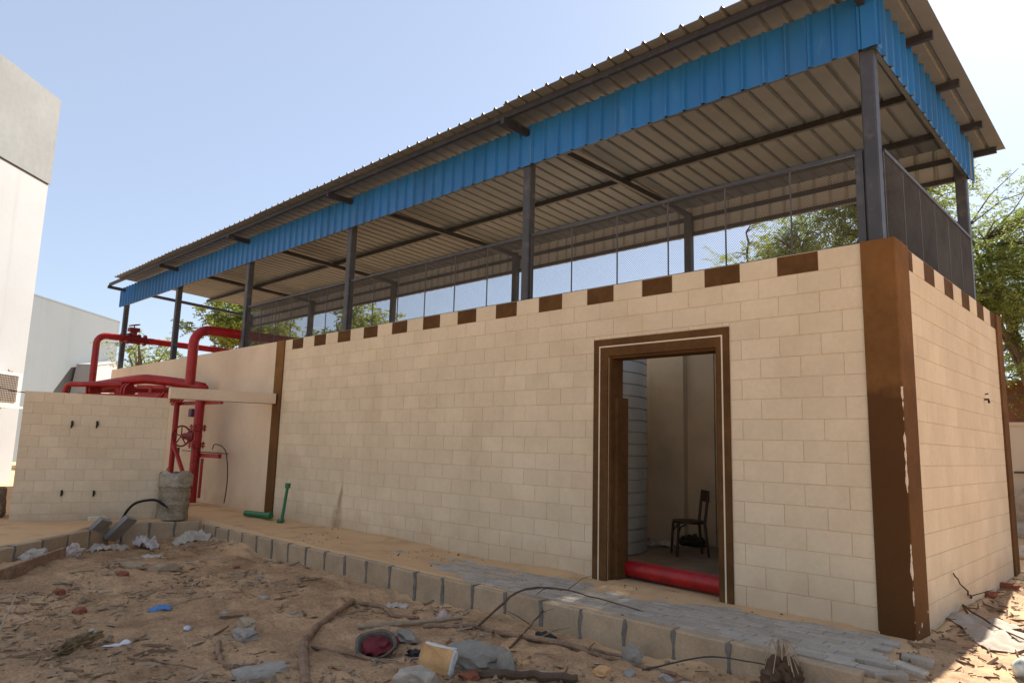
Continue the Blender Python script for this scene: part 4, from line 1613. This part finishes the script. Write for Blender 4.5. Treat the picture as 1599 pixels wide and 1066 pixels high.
stick('long_twig', [(.02, 1.45, .01), (.28, 1.12, .02), (.62, .82, .0)], .010, .006, M_twig, 'long dark twig lying on the beige cloth at right', cat='twig', lift=.05, seed=16, forks=((.5, .1, -.25, .02, .005),))
stick('thin_wire', [(-1.35, -1.72, .05), (-1.0, -1.45, .12), (-.75, -1.33, .12), (-.45, -1.3, .15)], .006, .005, M_wire, 'thin grey wire stretched along the kerb to the fibre clump', cat='wire', seed=17, jit_=.002)

# red lined bowl
bc2 = (-3.20, -2.72)
z = G(*bc2)
rb = empty('broken_bowl', (bc2[0], bc2[1], z), 'broken grey bowl lined with dark red rag lying on the dirt', 'bowl')
nrm = Vector((.30, -.48, .82)).normalized()
e1 = nrm.cross(Vector((0, 0, 1))).normalized()
e2 = e1.cross(nrm)
cc = Vector((bc2[0], bc2[1], z + .075))
b = MB()
rings = [(.165, .0), (.175, .02), (.15, .015), (.12, -.035), (.05, -.055)]
for skin, off in ((0, 0.0), (1, -.012)):
    for (r_, h_) in rings:
        for k in range(24):
            a = 2 * math.pi * k / 24
            w = 1 + .12 * mnoise.noise(Vector((math.cos(a) * 1.5, math.sin(a) * 1.5, 2)))
            b.v.append(tuple(cc + e1 * r_ * w * math.cos(a) + e2 * r_ * w * .8 * math.sin(a) + nrm * (h_ + off + .01 * mnoise.noise(Vector((a * 2, r_ * 9, 1))))))
nv_ = len(rings) * 24
for i in range(len(rings) - 1):
    for k in range(24):
        a, c = i * 24 + k, i * 24 + (k + 1) % 24
        b.f += [(a, c, c + 24, a + 24), (nv_ + a, nv_ + a + 24, nv_ + c + 24, nv_ + c)]
        b.m += [0, 0]
for k in range(24):
    a, c = k, (k + 1) % 24
    b.f.append((a, nv_ + a, nv_ + c, c))
    b.m.append(0)
    a, c = 96 + k, 96 + (k + 1) % 24
b.f.append(tuple(96 + k for k in range(24)))
b.m.append(0)
b.f.append(tuple(nv_ + 96 + k for k in reversed(range(24))))
b.m.append(0)
part('rim', b, M_cloth_g, rb, True)
part('red_lining', lump(tuple(cc - nrm * .055 - Vector((0, 0, .01))), (.15, .12, .085), 41, .35, 3, 3), M_cloth_r, rb, True)
single('dark_rag', lump((-3.42, -2.50, G(-3.42, -2.5) - .01), (.17, .10, .09), 42, .45, 3, 2.5), M_cloth_r, 'dark reddish rag heap behind the red lined bowl', 'rag', True)
single('grey_rag', lump((-3.36, -2.30, G(-3.36, -2.3) - .01), (.14, .09, .07), 43, .4, 3, 2.5), M_gbag, 'dull grey rag between the pale split stick and the bowl', 'rag', True)
single('black_scrap', lump((-2.93, -2.52, G(-2.93, -2.52) - .01), (.11, .05, .05), 44, .5, 3, 2.5), M_black, 'black rubber scrap at the right rim of the bowl', 'scrap', True)

# broken cream block with one whitewashed face
c = Vector((-2.46, -2.70, G(-2.46, -2.7)))
cb = empty('broken_block', tuple(c), 'broken cream block with a white painted edge lying at the front', 'block')
bm = bmesh.new()
bmesh.ops.create_cube(bm, size=1)
bmesh.ops.bevel(bm, geom=bm.edges[:], offset=.06, segments=2, affect='EDGES')
bmesh.ops.subdivide_edges(bm, edges=bm.edges[:], cuts=2, use_grid_fill=True)
b, b2 = MB(), MB()
rot = Matrix.Rotation(R(34), 3, 'Z') @ Matrix.Rotation(R(-14), 3, 'X') @ Matrix.Rotation(R(9), 3, 'Y')
bm.verts.index_update()
for v in bm.verts:
    p = Vector((v.co.x * .25, v.co.y * .12, v.co.z * .20))
    p += Vector((1, 1, 1)) * .014 * mnoise.noise(v.co * 4)
    b.v.append(tuple(c + rot @ p + Vector((0, 0, .075))))
b.f = [tuple(v.index for v in f.verts) for f in bm.faces]
b.m = [1 if (f.calc_center_median().x > .40 or f.calc_center_median().z > .44) else 0 for f in bm.faces]
bm.free()
part('body', b, [M_cream, mat('whitewash', (.66, .63, .58), .9, var=.12, vs=12, bump=.4)], cb)
single('white_rubble', lump((-2.36, -2.98, G(-2.36, -2.98) - .02), (.15, .10, .09), 45, .2, 3, 1.4, True, .4), mat('white_concrete', (.42, .35, .27), .9, var=.2, vs=8, bump=.5), 'flat whitish concrete lump at the front edge by the cream block', 'rubble')
single('grey_bag', lump((-2.42, -2.36, G(-2.42, -2.36) - .02), (.26, .17, .13), 46, .22, 4, 1.6, False, .5), M_gbag, 'grey plastic bag lump right behind the cream block', 'bag', True)
single('bag_tip', lump((-2.10, -2.35, G(-2.1, -2.35) - .02), (.07, .045, .13), 47, .3, 3, 1.6), M_gbag, 'small pointed grey bag end right of the bag lump', 'bag', True)
stick('rotten_log', [(-2.25, -2.55), (-1.95, -2.33), (-1.62, -2.12)], .035, .028, M_twig, 'dark rotten log piece at the front right of the cream block', cat='log', seed=18, jit_=.016)

# white sacks and plastic along the far kerb
single('white_sack', crumple((-9.86, -1.50, None), .26, .11, 51, .13, 1.25), M_plastic, 'crumpled white woven sack nearest the kerb corner', 'sack', True)
single('white_sack', crumple((-9.75, -2.72, None), .30, .10, 52, .08, 2.2), M_plastic, 'long flattened white sack beside the leaning slabs', 'sack', True)
single('pale_plastic', crumple((-9.95, -2.15, None), .17, .13, 53, .17, .8), mat('pinkish_plastic', (.55, .47, .42), .55, var=.2, vs=9, bump=.5, dust=(.4, .28, .19), dust_amt=.2), 'crumpled pinkish plastic sheet between the two white sacks', 'plastic', True)
single('white_bag', lump((-8.75, -3.85, G(-8.75, -3.85) - .02), (.20, .13, .11), 54, .35, 4, 2, False, 2.2), M_plastic, 'bulging white plastic bag at the far left by the kerb', 'bag', True)
single('white_bag', lump((-8.85, -3.45, G(-8.85, -3.45) - .02), (.17, .12, .12), 55, .4, 4, 2, False, 2.0), mat('dirty_bag', (.45, .37, .31), .7, var=.2, vs=9, bump=.4), 'dirty pinkish bag behind the bulging white bag', 'bag', True)
single('flat_paper', crumple((-8.9, -2.4, None), .14, .05, 56, .03, .9), M_plastic, 'flat white paper strip on the dirt before the sacks', 'paper', True)
for i, (x, y, lean, rz, lab) in enumerate([(-10.13, -2.86, R(-38), 1.05, 'left one of the two grey slabs leaning on the kerb'), (-10.20, -2.50, R(-34), 1.18, 'right one of the two grey slabs leaning on the kerb')]):
    b = MB()
    bm = bmesh.new()
    bmesh.ops.create_cube(bm, size=1)
    bmesh.ops.bevel(bm, geom=bm.edges[:], offset=.03, segments=1, affect='EDGES')
    bm.verts.index_update()
    rot = Matrix.Rotation(R(28), 3, 'Z') @ Matrix.Rotation(R(-52), 3, 'Y') @ Matrix.Rotation(R(18), 3, 'Z')
    for v in bm.verts:
        p = rot @ Vector((v.co.x * .42, v.co.y * .26, v.co.z * .07))
        b.v.append((x + .16 + p.x, y + p.y, p.z + .02))
    b.f = [tuple(v.index for v in f.verts) for f in bm.faces]
    b.m = [0] * len(b.f)
    bm.free()
    single('concrete_slab', b, mat('grey_slab', (.27, .25, .22), .9, var=.12, vs=6, bump=.4), lab, 'slab', False, 'grey slabs leaning on the kerb')
single('foam_chip', lump((-10.75, -2.62, G(-10.75, -2.62)), (.14, .06, .05), 57, .3, 2, 1.5, True, 1.2), mat('cream_foam', (.62, .52, .36), .9), 'pale cream foam chip on the sand behind the leaning slabs', 'foam')
b = MB()
b.beam((-7.5, -4.72, G(-7.5, -4.72) + .03), (-8.7, -3.55, G(-8.7, -3.55) + .06), .035, .14)
b.v = [(x + .02 * mnoise.noise(Vector((x * 4, y * 4, z * 9))), y, z + .02 * mnoise.noise(Vector((x * 3, y * 3, 1)))) for x, y, z in b.v]
single('old_plank', b, M_wood, 'dark old plank half buried on edge at the left', 'plank')

items = [
    ('paper_strip', crumple((-4.82, -4.12, None), .10, .02, 58, .008, 1.5, 8, 4), mat('white_paper', (.72, .70, .68), .8), 'thin white paper strip on the dirt near the front', 'paper'),
    ('blue_scrap', crumple((-5.68, -3.47, None), .10, .05, 59, .03, 1.2, 10, 8), M_blueplas, 'light blue plastic scrap on the dirt in the middle of the yard', 'scrap'),
    ('dry_husk', lump((-4.80, -4.40, G(-4.8, -4.4) - .01), (.24, .05, .06), 60, .5, 4, 2.5, False, 2.3), M_husk, 'long olive brown dry husk on the dirt near the front', 'husk'),
    ('white_chip', lump((-5.35, -4.15, G(-5.35, -4.15)), (.04, .03, .025), 62, .3, 2), M_plastic, 'small white chip left of the olive husk', 'chip'),
    ('glass_shard', lump((-4.75, -3.58, G(-4.75, -3.58)), (.045, .035, .03), 63, .3, 2), mat('shiny_foil', (.5, .5, .52), .25, metal=.4), 'small shiny silver foil knot right of the olive husk', 'foil'),
    ('wood_chunk', lump((-8.05, -2.95, G(-8.05, -2.95) - .01), (.19, .05, .06), 64, .35, 3, 2, False, .7), M_woodp, 'pale splintered wood chunk in front of the sacks, left piece', 'wood'),
    ('wood_chunk', lump((-7.85, -2.62, G(-7.85, -2.62) - .01), (.20, .055, .07), 65, .35, 3, 2, False, 1.5), M_woodp, 'pale splintered wood chunk in front of the sacks, right piece', 'wood'),
    ('brick_piece', lump((-6.2, -4.02, G(-6.2, -4.02) - .015), (.085, .06, .055), 66, .2, 2, 1.4, True), M_brickfrag, 'broken red brick piece on the dirt at left', 'brick'),
    ('brick_piece', lump((-7.0, -4.0, G(-7, -4) - .015), (.08, .05, .045), 67, .2, 2, 1.4, True), M_brickfrag, 'small red brick bit near the old plank', 'brick'),
    ('brick_piece', lump((-7.6, -3.2, G(-7.6, -3.2) - .015), (.09, .06, .05), 68, .2, 2, 1.4, True), M_brickfrag, 'dark red brick bit in front of the white bags', 'brick'),
    ('grey_slab_piece', lump((-3.15, -3.72, G(-3.15, -3.72) - .01), (.19, .09, .055), 69, .2, 3, 1.8, True, 1.4), M_rock, 'flat grey slab piece left of the thick branch at the front edge', 'stone'),
    ('grey_stone', lump((-4.25, -3.30, G(-4.25, -3.3) - .01), (.12, .08, .05), 71, .25, 3, 1.8, True), M_rock, 'flat beige stone behind the short bent branch', 'stone'),
    ('grey_stone', lump((-4.45, -3.20, G(-4.45, -3.2) - .01), (.10, .06, .06), 72, .25, 3, 1.8, True), M_woodp, 'pale yellow stone left of the flat beige stone', 'stone'),
    ('brick_piece', lump((-.02, 2.62, G(-.02, 2.62) - .01), (.10, .07, .05), 73, .25, 3, 1.6, True), M_brickfrag, 'reddish brick piece at the foot of the side wall', 'brick'),
    ('brick_piece', lump((.02, 3.4, G(.02, 3.4) - .01), (.14, .06, .05), 74, .3, 3, 1.6, True), M_brickfrag, 'flat brown brick piece farther along the side wall', 'brick'),
    ('fibre_clump', lump((-.50, -1.30, G(-.5, -1.36) + .02), (.13, .10, .15), 75, .5, 4, 3), M_twig, 'dark brown fibre clump on the last kerb stone', 'clump'),
    ('striped_ball', lump((.70, -.10, G(.7, -.1)), (.085, .085, .085), 76, .06, 3, 1.2, False, 0, .8), mat('green_white_plastic', (.35, .42, .33), .5, var=.5, vs=9, c2=(.6, .62, .55)), 'mottled green and white plastic lump at the lower right corner', 'plastic'),
    ('rag_scrap', crumple((-4.35, -1.65, None), .12, .05, 77, .05, .4, 10, 8), M_plastic, 'pale rag scrap by the kerb above the bent branch', 'rag'),
    ('rag_scrap', crumple((-3.62, -1.65, None), .07, .04, 78, .07, .9, 10, 8), mat('pink_rag', (.5, .36, .32), .8), 'pink rag scrap near the kerb left of the pale split stick', 'rag'),
    ('blue_grey_bag', lump((-1.62, -1.45, G(-1.62, -1.45) - .01), (.09, .05, .09), 79, .35, 3, 2), M_gbag, 'small blue grey bag tucked against the kerb at right', 'bag'),
    ('black_scrap', lump((-2.55, -1.42, G(-2.55, -1.42) - .01), (.13, .05, .05), 80, .4, 3, 2), M_black, 'black scrap lying against the kerb foot', 'scrap'),
]
for nm, b, M, lab, cat in items:
    single(nm, b, M, lab, cat, nm not in ('brick_piece', 'grey_stone', 'grey_slab_piece'))
jx = random.Random(91)
b = MB()
for k in range(26):
    a = jx.uniform(0, 6.28)
    r_ = jx.uniform(.08, .17)
    b.tube([(-.5, -1.3, -.02), (-.5 + .06 * math.cos(a), -1.3 + .06 * math.sin(a), .12), (-.5 + r_ * math.cos(a), -1.3 + r_ * math.sin(a), jx.uniform(-.08, .1))], .003, 4)
single('root_fibres', b, M_woodp, 'loose pale root fibres on the dark fibre clump', 'fibres')

rocks = [(-1.90, -2.16, 0, 'grey rubble stone right behind the dark rotten log'), (-1.60, -1.86, 2, 'cream stone between the rotten log and the kerb'),
         (-1.44, -1.74, 0, 'grey stone on the kerb side of the cream stone by the thin wire'), (-1.22, -1.60, 0, 'flat grey stone beside the thin wire at the kerb'),
         (-2.14, -2.10, 2, 'cream stone just behind the small pointed bag end'), (-1.80, -2.52, 3, 'red brick crumb in front of the rotten log'),
         (-2.20, -2.62, 3, 'red brick crumb touching the near end of the rotten log'), (-1.72, -2.30, 0, 'small grey stone in front of the rotten log at the picture bottom'),
         (-1.02, -1.66, 0, 'grey stone at the picture bottom below the fibre clump'), (-4.72, -2.60, 0, 'grey stone left of the top of the thick curved branch'),
         (-5.6, -2.45, 0, 'sandy grey stone midway between the blue scrap and the kerb'), (-6.4, -2.1, 0, 'grey stone at the left end of the sand heap by the kerb'),
         (-2.98, -2.12, 3, 'red brick crumb by the near end of the pale split stick'), (-7.2, -2.0, 3, 'small red brick crumb halfway along the left part of the kerb'),
         (-8.3, -1.8, 0, 'grey stone near the kerb in front of the green pipes'), (-5.2, -3.05, 0, 'sandy stone just right of the blue scrap')]
for k, (x, y, mi, lab) in enumerate(rocks):
    s = jx.uniform(.03, .06)
    single('rubble_stone', lump((x, y, G(x, y) - .012), (s * jx.uniform(.9, 1.6), s, s * jx.uniform(.6, .9)), 100 + k, .28, 2, 1.6, True, jx.uniform(0, 3)),
           [M_rock, M_rock, M_cream, M_brickfrag][mi], lab, 'stone', False, 'rubble stones scattered over the yard')

# beige cloth sheet on the right
single('beige_cloth', crumple((.38, .98, None), .52, .30, 85, .055, 2.1, 30, 22), M_burlap, 'dirty beige cloth sheet spread on the ground right of the brown corner', 'cloth', True)

# fine litter: pebbles, twig bits and flakes nobody could count
jl = np.random.RandomState(4)


def scatter(name, n, M, kind, area, seed):
    j = np.random.RandomState(seed)
    x = j.uniform(area[0], area[1], n)
    y = j.uniform(area[2], area[3], n)
    dk_ = np.minimum(KY - y, np.minimum((x + y + 12.78) * .7071, np.where(y > -2.4, x + 10.36, 9)))
    keep = (dk_ > .03) if kind != 'pave' else ((y > -1.1) & (y < -.02))
    keep &= ((1.6 * fbm(x, y, .8, 3) + 1.2 * fbm(x + 40, y, 2.6, 2) + j.uniform(-.3, .3, n)) > .12)
    x, y = x[keep], y[keep]
    z = ground_h(x, y)
    n = len(x)
    if kind in ('peb', 'pave'):
        s = j.lognormal(-4.75, .55, n)[:, None] * (.55 if kind == 'pave' else 1)
        s = np.clip(s, .003, .035)
        base = np.array([(1, 0, 0), (0, 1, 0), (-1, 0, 0), (0, -1, 0), (0, 0, .8), (0, 0, -.8)])
        Vv = base[None] * s[:, :, None] * j.uniform(.6, 1.4, (n, 6, 1)) + np.stack([x, y, z + s[:, 0] * .25], 1)[:, None, :]
        f = np.array([(0, 1, 4), (1, 2, 4), (2, 3, 4), (3, 0, 4), (1, 0, 5), (2, 1, 5), (3, 2, 5), (0, 3, 5)])
        Ff = (f[None] + (np.arange(n) * 6)[:, None, None]).reshape(-1, 3)
    else:
        a = j.uniform(0, np.pi, n)
        L_ = np.clip(j.lognormal(-2.6, .6, n), .02, .25)
        w = np.clip(L_ * (.05 if kind == 'twig' else .35), .002, .02)
        d = np.stack([np.cos(a), np.sin(a), j.uniform(-.12, .25, n)], 1)
        s = np.stack([-np.sin(a), np.cos(a), j.uniform(-.3, .3, n)], 1)
        c = np.stack([x, y, z + .008], 1)
        h = np.array([0, 0, 1.0]) * (w * (1 if kind == 'twig' else .15))[:, None]
        e0, e1 = c - d * L_[:, None] / 2, c + d * L_[:, None] / 2
        sw = s * w[:, None]
        Vv = np.stack([e0 - sw, e0 + sw, e0 + h * 1.5, e1 - sw * .6, e1 + sw * .6, e1 + h * 1.2], 1)
        f = np.array([(0, 3, 5), (0, 5, 2), (1, 2, 5), (1, 5, 4), (0, 1, 4), (0, 4, 3), (0, 2, 1), (3, 4, 5)])
        Ff = (f[None] + (np.arange(n) * 6)[:, None, None]).reshape(-1, 3)
    me = fast_mesh(name, Vv.reshape(-1, 3), Ff, M)
    o = link(name, me)
    o['kind'] = 'stuff'
    return o


M_litter = mat('litter_twig', (.22, .135, .075), .95, var=.3, rnd=.4)
M_peb = mat('pebbles', (.38, .26, .16), .95, var=.3, vs=20, rnd=.5)
M_flake = mat('pale_flakes', (.34, .24, .15), .9, var=.2, rnd=.5)
YARD = (-10.2, .6, -5.9, -1.2)
tag(scatter('gravel', 9000, M_peb, 'peb', YARD, 1), 'small pebbles and crumbs strewn over the dirt yard', 'gravel')
tag(scatter('twig_litter', 1500, M_litter, 'twig', YARD, 2), 'broken twig bits strewn over the dirt yard', 'twigs')
tag(scatter('dry_straw', 1500, M_woodp, 'twig', YARD, 3), 'pale straw bits strewn over the dirt yard', 'straw')
tag(scatter('dry_flakes', 1500, M_flake, 'flake', YARD, 5), 'pale chips and dry leaf flakes strewn over the dirt yard', 'leaf litter')
tag(scatter('paving_grit', 1500, M_twig, 'pave', (-8.4, .1, -1.1, -.02), 6), 'fine dark grit on the sandy paving', 'grit')


def side_scatter():
    j = np.random.RandomState(12)
    n = 650
    x = np.abs(j.randn(n)) * .45 + .0
    y = j.uniform(-1.6, 6.5, n)
    z = ground_h(x, y)
    a = j.uniform(0, np.pi, n)
    L_ = np.clip(j.lognormal(-2.9, .6, n), .015, .2)
    w = np.clip(L_ * .09, .002, .014)
    d = np.stack([np.cos(a), np.sin(a), j.uniform(-.1, .3, n)], 1)
    s = np.stack([-np.sin(a), np.cos(a), j.uniform(-.3, .3, n)], 1)
    c = np.stack([x, y, z + .008], 1)
    h = np.array([0, 0, 1.0]) * w[:, None]
    e0, e1 = c - d * L_[:, None] / 2, c + d * L_[:, None] / 2
    sw = s * w[:, None]
    Vv = np.stack([e0 - sw, e0 + sw, e0 + h * 1.5, e1 - sw * .6, e1 + sw * .6, e1 + h * 1.2], 1)
    f = np.array([(0, 3, 5), (0, 5, 2), (1, 2, 5), (1, 5, 4), (0, 1, 4), (0, 4, 3), (0, 2, 1), (3, 4, 5)])
    Ff = (f[None] + (np.arange(n) * 6)[:, None, None]).reshape(-1, 3)
    o = link('side_litter', fast_mesh('side_litter', Vv.reshape(-1, 3), Ff, M_litter))
    o['kind'] = 'stuff'
    tag(o, 'twig and leaf litter along the foot of the side wall', 'litter')


side_scatter()
